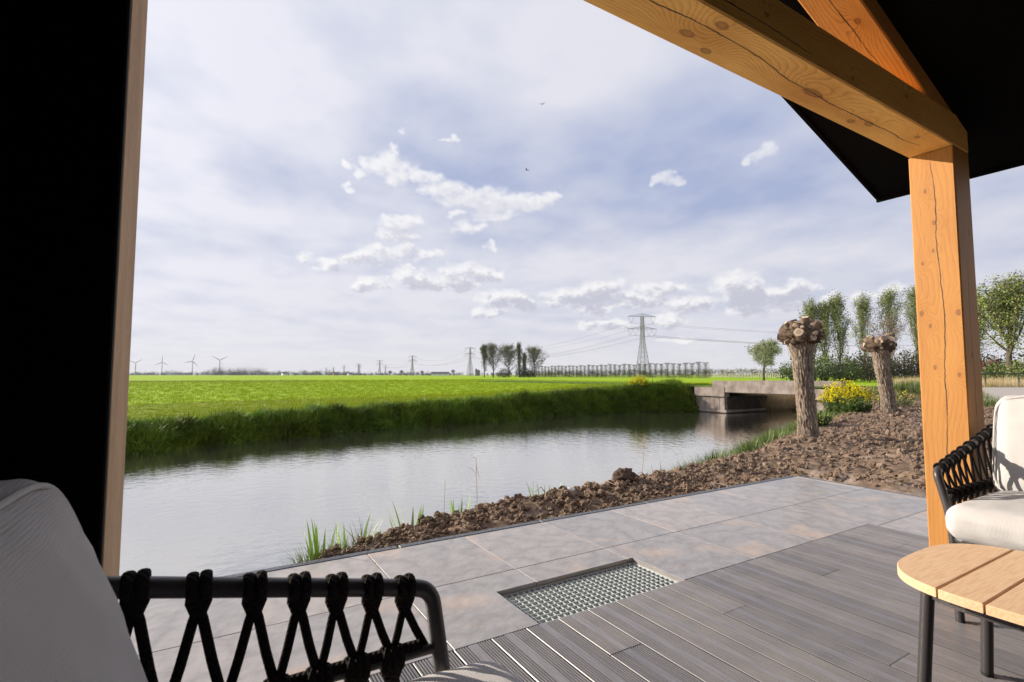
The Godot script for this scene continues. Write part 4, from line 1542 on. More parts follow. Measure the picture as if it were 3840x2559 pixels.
func build_clods() -> void:
	for t in 5:
		var b := MB.new()
		b.col = Color(1, 1, 1)
		var f := func(i: int, j: int) -> Array:
			var a := TAU * i / 10.0
			var e := PI * (j / 6.0 - 0.5)
			var d := Vector3(cos(a) * cos(e), sin(e), sin(a) * cos(e))
			var r := 0.5 * (1.0 + 0.65 * nb.get_noise_3d(d.x * 1.3 + t * 5.0, d.y * 1.3, d.z * 1.3) + 0.35 * nb.get_noise_3d(d.x * 3.5, d.y * 3.5 + t * 5.0, d.z * 3.5))
			d = Vector3(signf(d.x) * pow(absf(d.x), 0.8), signf(d.y) * pow(absf(d.y), 0.8), signf(d.z) * pow(absf(d.z), 0.8))
			return [d * Vector3(1.0, 0.66, 0.8) * r, Color.WHITE]
		b.grid(11, 7, f, true)
		b = faceted(b)
		var xf := []
		var cols := []
		for i in 14000:
			var x := 0.35 + 21.0 * pow(rng.randf(), 1.5)
			var z := rng.randf_range(-9.0, 3.5)
			if x < 5.3:
				z = rng.randf_range(-5.4, -2.99)
			elif x < 9.0:
				z = rng.randf_range(-6.2, 1.5)
			if x < 5.12 and z > -3.0:
				continue
			if is_soil(x, z) < 0.5:
				continue
			var s := 0.008 + 0.075 * pow(rng.randf(), 4.0)
			s *= 0.75 + 0.35 * smoothstep(5.0, 10.0, x)
			if nb.get_noise_2d(x * 0.9 + 3.0, z * 0.9) > 0.0:
				s *= 1.25
			if z > -3.2 and x < 5.4:
				s = minf(s, 0.036)
			var bs := Basis.from_euler(Vector3(rng.randf() * 6.0, rng.randf() * 6.0, rng.randf() * 6.0)).scaled(Vector3(s, s, s))
			xf.append(Transform3D(bs, Vector3(x, land_y(x, z) + soil_rough(x, z) + s * 0.12, z)))
			var k := rng.randf_range(0.72, 1.25)
			cols.append(Color(0.31 * k, 0.232 * k, 0.175 * k))
		multi("soil_clods", b.mesh(), M.clod, xf, cols)


func build_litter() -> void:
	# dry stalks and roots lying about on the dug soil
	var b := MB.new()
	for k in 70:
		var x := rng.randf_range(2.0, 13.0)
		var z := rng.randf_range(-5.5, -0.5)
		if is_soil(x, z) < 0.7 or (x < 5.2 and z > -3.05):
			continue
		b.col = Color(0.46, 0.34, 0.22) * rng.randf_range(0.6, 1.2)
		var p := Vector3(x, land_y(x, z) + soil_rough(x, z) + 0.03, z)
		var a := rng.randf() * TAU
		var l := rng.randf_range(0.08, 0.3)
		b.tube(PackedVector3Array([p, p + Vector3(cos(a) * l * 0.5, rng.randf_range(0.0, 0.06), sin(a) * l * 0.5), p + Vector3(cos(a + 0.3) * l, rng.randf_range(-0.02, 0.08), sin(a + 0.3) * l)]), PackedFloat32Array([0.004, 0.003, 0.0015]), 5)
	struct_kind(obj("plant_litter", b, M.cut_wood), "stuff")


func iris(label: String, x: float, off: float, n: int, h: float, sd: int) -> void:
	var r := RandomNumberGenerator.new()
	r.seed = sd
	var z := poly_y(NEAR_SHORE, x) + off
	var o := thing("iris_clump", label, "iris", Vector3(x, land_y(x, z) - 0.02, z), 0.0, "clumps of young iris along the water's edge")
	for k in n:
		var b := MB.new()
		var a := r.randf() * TAU
		var q := 0.02 + 0.10 * r.randf()
		var lean := Vector3(cos(a), 0, sin(a)) * r.randf_range(0.03, 0.42)
		var g := r.randf_range(0.8, 1.25)
		blade(b, Vector3(cos(a) * q, 0, sin(a) * q * 0.8), lean, h * r.randf_range(0.30, 0.56) * lerpf(0.8, 1.05, smoothstep(1.0, 3.0, x)), r.randf_range(0.018, 0.028), r.randf_range(0.0, 0.25), Color(0.20, 0.30, 0.05) * g, Color(0.24, 0.45, 0.045) * g, 5)
		obj("leaf", b, M.blade, o)


func dry_stalk(label: String, at: Vector3, h: float, sd: int, bushy: bool) -> void:
	var r := RandomNumberGenerator.new()
	r.seed = sd
	var o := thing("dry_stalk", label, "stalk", at, 0.0, "dry stalks at the edge of the soil")
	var b := MB.new()
	b.col = Color(0.36, 0.26, 0.15)
	var top := Vector3(r.randf_range(-0.06, 0.06), h, r.randf_range(-0.04, 0.04))
	b.tube(PackedVector3Array([Vector3(0, -0.05, 0), top * 0.5 + Vector3(0.012, 0, 0), top]), PackedFloat32Array([0.003, 0.0022, 0.0012]), 5)
	obj("stem", b, M.cut_wood, o)
	if bushy:
		b = MB.new()
		b.col = Color(0.42, 0.30, 0.18)
		for k in 9:
			var p := top * r.randf_range(0.72, 1.0)
			var d := Vector3(r.randf_range(-1, 1), r.randf_range(-0.5, 0.6), r.randf_range(-1, 1)).normalized() * r.randf_range(0.03, 0.085)
			b.tube(PackedVector3Array([p, p + d * 0.6 + Vector3(0, 0.01, 0), p + d]), PackedFloat32Array([0.0015, 0.0013, 0.0008]), 4)
		obj("seed_head", b, M.cut_wood, o)


func build_shore_plants() -> void:
	iris("small clump of green iris blades at the leftmost end of the soil strip", 0.60, 0.10, 15, 0.62, 1)
	iris("tall upright iris blades just right of the leftmost iris clump", 0.80, 0.08, 8, 0.72, 2)
	iris("sparse low iris blades between the leftmost clump and the bare reed stalk", 1.05, 0.06, 7, 0.54, 3)
	iris("iris clump with a few pointed blades left of the bare reed stalk", 1.25, 0.12, 10, 0.64, 4)
	iris("thin iris blades around the foot of the dry seed stalk", 1.74, 0.12, 10, 0.62, 5)
	iris("dense dark iris clump on the shore above the white pebble", 2.80, 0.16, 26, 0.72, 6)
	iris("second dense iris clump touching the one above the white pebble", 2.98, 0.2, 18, 0.58, 7)
	iris("loose yellowish iris clump behind the biggest soil lump", 3.85, 0.22, 14, 0.60, 8)
	iris("iris clump among dry twigs right of the biggest soil lump", 4.2, 0.30, 14, 0.55, 9)
	var bed := ["first clump of the long iris bed, counted from the left", "second clump of the long iris bed, counted from the left", "third clump of the long iris bed, counted from the left", "fourth clump of the long iris bed, counted from the left", "fifth clump of the long iris bed, in its middle", "sixth clump of the long iris bed, right of its middle", "seventh clump of the long iris bed", "eighth clump of the long iris bed", "ninth clump of the long iris bed, near the willow trunk", "last clump of the long iris bed, behind the willow trunk"]
	for k in 10:
		iris(bed[k], 5.0 + 0.42 * k, 0.10 + 0.10 * fposmod(k * 0.618, 1.0), 20, 0.58 + 0.1 * fposmod(k * 0.37, 1.0), 20 + k)
		iris(bed[k] + ", its inner part", 5.2 + 0.42 * k, 0.36 + 0.15 * fposmod(k * 0.418, 1.0), 14, 0.5, 40 + k)
	dry_stalk("pale dry stalk with a frayed seed head at the water's edge", Vector3(1.78, -0.25, -3.5), 0.62, 3, true)
	dry_stalk("thin bare reed stalk leaning left of the seed head", Vector3(1.45, -0.25, -3.4), 0.50, 4, false)
	dry_stalk("dark twig slanting over the water by the iris clump", Vector3(2.38, -0.25, -3.65), 0.36, 5, false)
	dry_stalk("tall branching dry twig right of the biggest soil lump", Vector3(4.4, -0.3, -4.4), 0.6, 6, true)
	# a white pebble and the biggest lump of earth
	var b := MB.new()
	var f := func(i: int, j: int) -> Array:
		var a := TAU * i / 14.0
		var e := PI * (j / 8.0 - 0.5)
		var d := Vector3(cos(a) * cos(e), sin(e), sin(a) * cos(e))
		return [d * Vector3(0.045, 0.026, 0.034) * (1.0 + 0.2 * nb.get_noise_3d(d.x, d.y, d.z)), Color.WHITE]
	b.grid(15, 9, f, true)
	var peb := obj("pebble", b, M.pebble)
	peb.position = Vector3(2.72, land_y(2.72, -3.55) + 0.03, -3.55)
	tag(peb, "single white pebble on the soil by the dense iris clump", "pebble")
	b = MB.new()
	var h := func(i: int, j: int) -> Array:
		var a := TAU * i / 22.0
		var e := PI * (j / 14.0 - 0.5)
		var d := Vector3(cos(a) * cos(e), sin(e), sin(a) * cos(e))
		var q := 1.0 + 0.5 * nb.get_noise_3d(d.x * 1.4, d.y * 1.4, d.z * 1.4 + 7.0) + 0.28 * nb.get_noise_3d(d.x * 5.0, d.y * 5.0, d.z * 5.0)
		return [d * Vector3(0.12, 0.07, 0.08) * q, Color(0.16, 0.112, 0.085)]
	b.grid(23, 15, h, true)
	var lump := obj("earth_lump", b, M.clod)
	lump.position = Vector3(3.42, land_y(3.42, -3.62) + 0.06, -3.62)
	tag(lump, "biggest dark lump of earth at the crest of the soil strip", "soil lump")


func flower_bush(label: String, at: Vector3, w: float, h: float, n: int, flowers: int, sd: int) -> void:
	var r := RandomNumberGenerator.new()
	r.seed = sd
	var o := thing("yellow_flower_bush", label, "flowering plant", at, 0.0, "yellow flowering bushes by the canal")
	var g := MB.new()
	var y := MB.new()
	for k in n:
		var a := r.randf() * TAU
		var q := sqrt(r.randf())
		var base := Vector3(cos(a) * q * w * 0.8, 0, sin(a) * q * w * 0.5)
		var top := base * 1.2 + Vector3(r.randf_range(-0.1, 0.1), h * (1.0 - 0.5 * q * q) * r.randf_range(0.7, 1.1), r.randf_range(-0.1, 0.1))
		g.col = Color(0.10, 0.15, 0.04)
		g.tube(PackedVector3Array([base, top]), PackedFloat32Array([0.006, 0.003]), 3, false)
		for i in 16:
			var p := base.lerp(top, pow(r.randf(), 1.3) * 0.95)
			var d := Vector3(r.randf_range(-1, 1), r.randf_range(-0.2, 0.6), r.randf_range(-1, 1)).normalized()
			var k2 := r.randf_range(0.7, 1.3)
			blade(g, p, d * 0.9, r.randf_range(0.06, 0.15), r.randf_range(0.025, 0.05), 0.9, Color(0.07, 0.12, 0.025) * k2, Color(0.12, 0.19, 0.04) * k2, 2)
		for i in flowers:
			var p := top + Vector3(r.randf_range(-0.09, 0.09), r.randf_range(-0.16, 0.05), r.randf_range(-0.09, 0.09))
			y.col = Color(0.82, 0.72, 0.02) * r.randf_range(0.8, 1.1)
			var s := r.randf_range(0.010, 0.022)
			for c in 3:
				var ax := Vector3(r.randf_range(-1, 1), r.randf_range(-1, 1), r.randf_range(-1, 1)).normalized()
				var bx := ax.cross(Vector3(0.3, 0.8, 0.5)).normalized()
				y.quad(p - ax * s, p - bx * s, p + ax * s, p + bx * s, Vector3.UP)
	obj("foliage", g, M.leaf, o)
	if flowers > 0:
		obj("blossom", y, M.petal, o)


func willow(label: String, at: Vector3, h: float, r0: float, lean: Vector3, head: Vector3, sd: int) -> void:
	# a pollard: ridged bark, a swollen head of cut stubs
	var r := RandomNumberGenerator.new()
	r.seed = sd
	var o := thing("pollard_willow", label, "tree", at, 0.0, "pollarded willows on the soil bank")
	var b := MB.new()
	var sides := 96
	var f := func(i: int, j: int) -> Array:
		var a := TAU * (i % sides) / sides
		var u := j / 70.0
		var y := -0.12 + (h + 0.1) * u
		var rad := r0 * (1.0 - 0.12 * sin(PI * clampf(u * 1.05, 0.0, 1.0)) + 0.25 * exp(-(u - 0.05) * 16.0) * (0.6 + 0.5 * nb.get_noise_2d(cos(a) * 1.2 + sd, sin(a) * 1.2)) + 0.30 * smoothstep(0.82, 1.0, u))
		# ridges that run up the trunk, forking and twisting
		var tw := a + 0.35 * nb.get_noise_2d(y * 1.3, sd * 3.0)
		var n0 := nb.get_noise_3d(cos(tw) * 3.3, y * 2.3 + sd * 11.0, sin(tw) * 3.3)
		var n1_ := nb.get_noise_3d(cos(tw) * 7.0, y * 5.5 + sd * 5.0, sin(tw) * 7.0)
		var ridge := 1.0 - minf(1.0, absf(n0) * 3.4)
		var ridge2 := 1.0 - minf(1.0, absf(n1_) * 2.8)
		var hgt := 0.55 * ridge + 0.45 * ridge2
		rad += r0 * 0.18 * (hgt - 0.4)
		var p := Vector3(cos(a) * rad, y, sin(a) * rad) + lean * (1.0 - cos(u * PI)) * 0.5
		var c := Color(0.20, 0.155, 0.12).lerp(Color(0.62, 0.52, 0.43), clampf(hgt * 1.15, 0.0, 1.0))
		c = c * (0.85 + 0.3 * nb.get_noise_3d(p.x * 4.0, p.y * 2.0, p.z * 4.0))
		return [p, c]
	b.grid(sides + 1, 71, f, true)
	obj("trunk", b, M.bark, o)
	# head
	b = MB.new()
	var hc := Vector3(lean.x, h + head.y * 0.35, lean.z)
	var g := func(i: int, j: int) -> Array:
		var a := TAU * (i % 48) / 48.0
		var e := PI * (j / 28.0 - 0.5)
		var d := Vector3(cos(a) * cos(e), sin(e), sin(a) * cos(e))
		var knob := -nc.get_noise_3d(d.x * 2.6 + sd, d.y * 2.6, d.z * 2.6)
		var q := 0.80 + 0.30 * nb.get_noise_3d(d.x * 2.0 + sd, d.y * 2.0, d.z * 2.0) + 0.34 * knob + 0.16 * nb.get_noise_3d(d.x * 8.0, d.y * 8.0 + sd, d.z * 8.0)
		var k := 0.75 + 0.5 * nb.get_noise_3d(d.x * 7.0, d.y * 7.0, d.z * 7.0 + 3.0)
		return [hc + d * head * q, Color(0.23, 0.17, 0.125) * k]
	b.grid(49, 29, g, true)
	obj("head", b, M.bark, o)
	# cut stubs, most of them round the top and the sides
	for k in 34:
		var a := TAU * k * 0.382 + r.randf_range(-0.3, 0.3)
		var e := r.randf_range(-0.55, 1.2)
		var d := Vector3(cos(a) * cos(e), sin(e), sin(a) * cos(e))
		var big := r.randf_range(0.018, 0.036) if k % 2 else r.randf_range(0.042, 0.074)
		var p0 := hc + d * head * 0.70
		var dir := (d + Vector3(0, 0.35, 0) + Vector3(r.randf_range(-0.35, 0.35), r.randf_range(-0.2, 0.3), r.randf_range(-0.35, 0.35))).normalized()
		var ln := head.x * (r.randf_range(0.30, 0.58) if k % 2 else r.randf_range(0.40, 0.70))
		var p1 := p0 + dir * ln
		var s := MB.new()
		var sh := r.randf_range(0.8, 1.25)
		s.col = Color(0.21, 0.155, 0.115) * sh
		s.tube(PackedVector3Array([p0, p0.lerp(p1, 0.4) + Vector3(0, r.randf_range(-0.01, 0.01), 0), p0.lerp(p1, 0.7), p0.lerp(p1, 0.93), p1]), PackedFloat32Array([big * 1.5, big * 1.2, big * 1.06, big * 1.03, big * 0.95]), 14, false)
		for i in s.v.size() - 15:
			s.v[i] += s.n[i] * big * 0.5 * nb.get_noise_3d(s.v[i].x * 14.0 + k, s.v[i].y * 14.0, s.v[i].z * 14.0)
		var cutn := (dir + Vector3(r.randf_range(-0.35, 0.35), r.randf_range(-0.3, 0.3), r.randf_range(-0.35, 0.35))).normalized()
		var ax := cutn.cross(Vector3(0.31, 0.77, 0.2)).normalized()
		var bx := cutn.cross(ax)
		var base := Color(0.56, 0.44, 0.325) * r.randf_range(0.4, 1.0)
		for i in 12:
			var t0 := TAU * i / 12.0
			var t1 := TAU * (i + 1) / 12.0
			for ring in 2:
				var ra := big * (0.52 if ring == 0 else 0.99)
				s.col = base * (0.72 if ring == 0 else 1.0)
				if ring == 0:
					s.tri(p1 + cutn * 0.003, p1 + cutn * 0.003 + (ax * cos(t0) + bx * sin(t0)) * ra, p1 + cutn * 0.003 + (ax * cos(t1) + bx * sin(t1)) * ra, cutn)
				else:
					s.quad(p1 + cutn * 0.003 + (ax * cos(t0) + bx * sin(t0)) * big * 0.52, p1 + cutn * 0.003 + (ax * cos(t1) + bx * sin(t1)) * big * 0.52, p1 + (ax * cos(t1) + bx * sin(t1)) * ra, p1 + (ax * cos(t0) + bx * sin(t0)) * ra, cutn)
		obj("cut_stub", s, M.cut_wood, o)
	# short dead twigs left between the stubs
	var tw := MB.new()
	for k in 60:
		var a := r.randf() * TAU
		var e := r.randf_range(-0.7, 0.9)
		var d := Vector3(cos(a) * cos(e), sin(e), sin(a) * cos(e))
		var p := hc + d * head * 0.8
		tw.col = Color(0.13, 0.09, 0.06)
		tw.tube(PackedVector3Array([p, p + (d + Vector3(r.randf_range(-0.5, 0.5), r.randf_range(-0.9, 0.4), r.randf_range(-0.5, 0.5))).normalized() * r.randf_range(0.05, 0.12)]), PackedFloat32Array([0.007, 0.004]), 4)
	obj("dead_twigs", tw, M.cut_wood, o)


# ---------------------------------------------------------------- trees

func leaves(b: MB, r: RandomNumberGenerator, at: Vector3, n: int, spread: Vector3, size: float, col: Color, vary: float) -> void:
	for i in n:
		var d := Vector3(r.randfn(), r.randfn(), r.randfn()) * 0.5
		var p := at + d * spread
		var ax := Vector3(r.randf_range(-1, 1), r.randf_range(-1, 1), r.randf_range(-1, 1)).normalized()
		var bx := ax.cross(Vector3(r.randf_range(-1, 1), r.randf_range(-1, 1), r.randf_range(-1, 1))).normalized()
		var s := size * r.randf_range(0.6, 1.3)
		var k := 1.0 + vary * r.randf_range(-1, 1)
		b.col = Color(col.r * k * (1.0 + 0.15 * r.randf_range(-1, 1)), col.g * k, col.b * k)
		var nn := ax.cross(bx)
		var q := b.v.size()
		b.put(p - ax * s, nn, Vector2.ZERO); b.put(p - bx * s * 0.55, nn, Vector2.ZERO); b.put(p + ax * s, nn, Vector2.ZERO); b.put(p + bx * s * 0.55, nn, Vector2.ZERO)
		b.ix.append_array(PackedInt32Array([q, q + 2, q + 1, q, q + 3, q + 2]))


func make_tree(called: String, label: String, at: Vector3, p: Dictionary, group := "") -> Node3D:
	# p: h, clear (bare part), limbs, reach, rise (how upright), leaf_n, leaf, col, bark, twigs, clump, trunk
	var r := RandomNumberGenerator.new()
	r.seed = p.seed
	var o := thing(called, label, "tree", at, 0.0, group)
	var h: float = p.h
	var wood := MB.new()
	var fol := MB.new()
	wood.col = p.bark
	var bend: Vector3 = Vector3(r.randf_range(-0.04, 0.04), 0, r.randf_range(-0.04, 0.04)) * h + p.get("lean", Vector3.ZERO)
	var tr: float = p.get("trunk", h * 0.018)
	var trunk := PackedVector3Array()
	var rads := PackedFloat32Array()
	var tt: float = p.get("trunk_top", 0.88)
	for k in 9:
		var u := k / 8.0
		trunk.append(Vector3(bend.x * u * u, h * tt * u - 0.2, bend.z * u * u) + Vector3(nb.get_noise_2d(u * 2.0, p.seed), 0, nb.get_noise_2d(u * 2.0, p.seed + 40.0)) * h * 0.025)
		rads.append(tr * (1.0 - 0.86 * u) * (1.0 + 0.4 * exp(-u * 14.0)))
	wood.tube(trunk, rads, 7, false)
	var cl: float = p.get("clump", 0.06) * h
	var leaf_total: int = p.leaf_n
	var limbs: int = p.limbs
	var per := maxi(1, int(leaf_total / float(limbs * 7)))
	for k in limbs:
		var u: float = lerpf(p.clear, 0.93, pow((k + r.randf()) / limbs, p.get("bias", 0.9)))
		var idx := clampf(u / tt, 0.0, 0.999) * 8.0
		var from := trunk[int(idx)].lerp(trunk[mini(int(idx) + 1, 8)], idx - floorf(idx))
		var a := TAU * k * 0.382 + r.randf_range(-0.5, 0.5)
		# how far the crown reaches out at this height
		var top_u := minf(1.0, u + (1.0 - u) * r.randf_range(0.45, 1.0) * p.rise)
		var env: float = p.reach * pow(sin(PI * clampf((top_u - p.clear * 0.7) / (1.06 - p.clear * 0.7), 0.02, 0.98)), p.get("round", 0.7))
		var tip := Vector3(from.x + cos(a) * env * r.randf_range(0.65, 1.0), h * top_u, from.z + sin(a) * env * r.randf_range(0.65, 1.0))
		var mid: Vector3 = from.lerp(tip, 0.5) + Vector3(cos(a), 0, sin(a)) * env * 0.16 * p.rise - Vector3(0, h * 0.02, 0)
		var path := PackedVector3Array()
		for i in 6:
			var v := i / 5.0
			path.append(from.lerp(mid, v).lerp(mid.lerp(tip, v), v) + Vector3(r.randf_range(-1, 1), r.randf_range(-1, 1), r.randf_range(-1, 1)) * h * 0.008)
		var lr: float = maxf(tr * 0.5 * (1.0 - 0.7 * u), 0.02)
		wood.tube(path, PackedFloat32Array([lr, lr * 0.8, lr * 0.62, lr * 0.45, lr * 0.3, lr * 0.14]), 5, false)
		for i in range(1 if p.get("low_leaves", true) else 2, 6):
			# side twigs
			for q in int(p.twigs):
				var d := Vector3(r.randf_range(-1, 1), r.randf_range(0.0, 1.3) * p.rise + r.randf_range(-0.3, 0.4), r.randf_range(-1, 1)).normalized()
				var ln: float = cl * r.randf_range(0.8, 2.1)
				var e := path[i] + d * ln
				wood.tube(PackedVector3Array([path[i], path[i] + d * ln * 0.5 + Vector3(0, ln * 0.08, 0), e]), PackedFloat32Array([lr * 0.3, lr * 0.2, lr * 0.08]), 3, false)
				if p.get("fine", 0) > 0:
					for w in int(p.fine):
						var s0 := (path[i]).lerp(e, r.randf_range(0.3, 1.0))
						var d2 := (d + Vector3(r.randf_range(-1, 1), r.randf_range(-0.4, 1), r.randf_range(-1, 1))).normalized()
						wood.tube(PackedVector3Array([s0, s0 + d2 * ln * r.randf_range(0.35, 0.8)]), PackedFloat32Array([lr * 0.12 + 0.004, 0.006]), 3, false)
				var shade := r.randf_range(0.72, 1.22)
				leaves(fol, r, e, per, Vector3(cl, cl * p.get("tall", 1.1), cl), p.leaf, p.col * shade, 0.3)
			leaves(fol, r, path[i], int(per * 0.6), Vector3(cl, cl * p.get("tall", 1.1), cl) * 0.8, p.leaf, p.col * r.randf_range(0.7, 1.15), 0.3)
	obj("trunk", wood, M.bark, o)
	if fol.v.size() > 0:
		obj("crown", fol, M.leaf, o)
	return o


func make_bush(called: String, label: String, at: Vector3, size: Vector3, n: int, leaf: float, col: Color, sd: int, group := "") -> Node3D:
	var r := RandomNumberGenerator.new()
	r.seed = sd
	var o := thing(called, label, "bush", at, 0.0, group)
	var wood := MB.new()
	wood.col = Color(0.10, 0.075, 0.055)
	var fol := MB.new()
	var clumps := 26
	for k in clumps:
		var a := TAU * k * 0.382
		var q := sqrt((k + 0.5) / clumps)
		var e := Vector3(cos(a) * q * size.x * 0.5, size.y * sqrt(maxf(0.05, 1.0 - q * q * 0.8)) * r.randf_range(0.45, 0.92), sin(a) * q * size.z * 0.5)
		wood.tube(PackedVector3Array([Vector3(e.x * 0.25, -0.1, e.z * 0.25), e * 0.6 + Vector3(0, 0.1, 0), e]), PackedFloat32Array([0.05, 0.035, 0.012]), 4, false)
		leaves(fol, r, e, n / clumps / 2, size * 0.17, leaf, col * r.randf_range(0.65, 1.25), 0.3)
		leaves(fol, r, e * Vector3(1, 0.45, 1), n / clumps / 2, size * Vector3(0.17, 0.24, 0.17), leaf, col * r.randf_range(0.55, 1.0), 0.3)
	obj("stems", wood, M.bark, o)
	obj("foliage", fol, M.leaf, o)
	return o


# ---------------------------------------------------------------- things far away

func build_near_trees() -> void:
	willow("pollard willow with a thick ridged trunk, the nearer and bigger-looking one", Vector3(8.08, land_y(8.08, -4.47), -4.47), 1.50, 0.145, Vector3(-0.045, 0, -0.03), Vector3(0.275, 0.19, 0.275), 3)
	willow("pollard willow behind the yellow flowers, the farther and smaller-looking one", Vector3(14.25, land_y(14.25, -5.91), -5.91), 1.55, 0.165, Vector3(-0.13, 0, -0.08), Vector3(0.31, 0.21, 0.31), 8)
	flower_bush("big bush of yellow blossom between the two pollard willows", Vector3(15.2, land_y(15.2, -7.3), -7.3), 1.0, 0.85, 90, 22, 1)
	flower_bush("low leafy plant with few yellow flowers at the foot of the nearer willow", Vector3(10.6, land_y(10.6, -5.75), -5.75), 0.4, 0.36, 40, 1, 2)
	flower_bush("yellow flowering clump on the grassy far bank left of the bridge", Vector3(18.3, 0.30, -18.3), 0.55, 0.75, 46, 20, 3)
	flower_bush("dark leafy plant with hardly any flowers beside the farther willow", Vector3(14.6, land_y(14.6, -6.75), -6.75), 0.4, 0.38, 44, 0, 4)
	flower_bush("thin scatter of yellow flowers behind the farther willow", Vector3(19.0, land_y(19.0, -7.7), -7.7), 0.9, 0.55, 30, 5, 5)
	# young staked tree
	var st := thing("young_tree", "bare young tree tied to a low timber stake frame on the verge", "tree", Vector3(30.8, land_y(30.8, -11.8), -11.8))
	var b := MB.new()
	b.col = Color(0.30, 0.24, 0.18)
	b.tube(PackedVector3Array([Vector3(0, -0.1, 0), Vector3(0.02, 0.8, 0), Vector3(0.05, 1.7, 0.02)]), PackedFloat32Array([0.035, 0.03, 0.015]), 6)
	for k in 9:
		var a := k * 2.4
		var p := Vector3(0.03, 0.9 + 0.09 * k, 0.0)
		b.tube(PackedVector3Array([p, p + Vector3(cos(a) * 0.3, 0.18, sin(a) * 0.3), p + Vector3(cos(a) * 0.42, 0.36, sin(a) * 0.42)]), PackedFloat32Array([0.012, 0.008, 0.004]), 4)
	obj("trunk", b, M.bark, st)
	var fr := thing("tree_stake", "low dark timber stake frame holding the bare young tree", "stake", Vector3(30.4, land_y(30.4, -11.6), -11.6))
	for e in [-0.6, 0.6]:
		b = MB.new()
		b.col = Color(0.20, 0.16, 0.12)
		b.tube(PackedVector3Array([Vector3(e * 0.5, -0.2, e * 0.86), Vector3(e * 0.5, 0.62, e * 0.86)]), PackedFloat32Array([0.05]), 8)
		obj("stake", b, M.bark, fr)
	b = MB.new()
	b.bar(Vector3(-0.34, 0.55, -0.58), Vector3(0.34, 0.55, 0.58), 0.05, 0.09)
	obj("tie_rail", b, M.rail_black, fr)
	# pink-budded tree behind the farther willow
	make_tree("blossom_tree", "thin leaning tree with pink buds behind the farther willow", Vector3(43.5, 0.2, -18.4), {"seed": 61, "h": 5.0, "clear": 0.22, "limbs": 11, "reach": 2.2, "rise": 0.8, "leaf_n": 260, "leaf": 0.04, "col": Color(0.40, 0.16, 0.22), "bark": Color(0.32, 0.26, 0.23), "twigs": 3, "fine": 2, "trunk": 0.09, "lean": Vector3(0.7, 0, 0.4)})


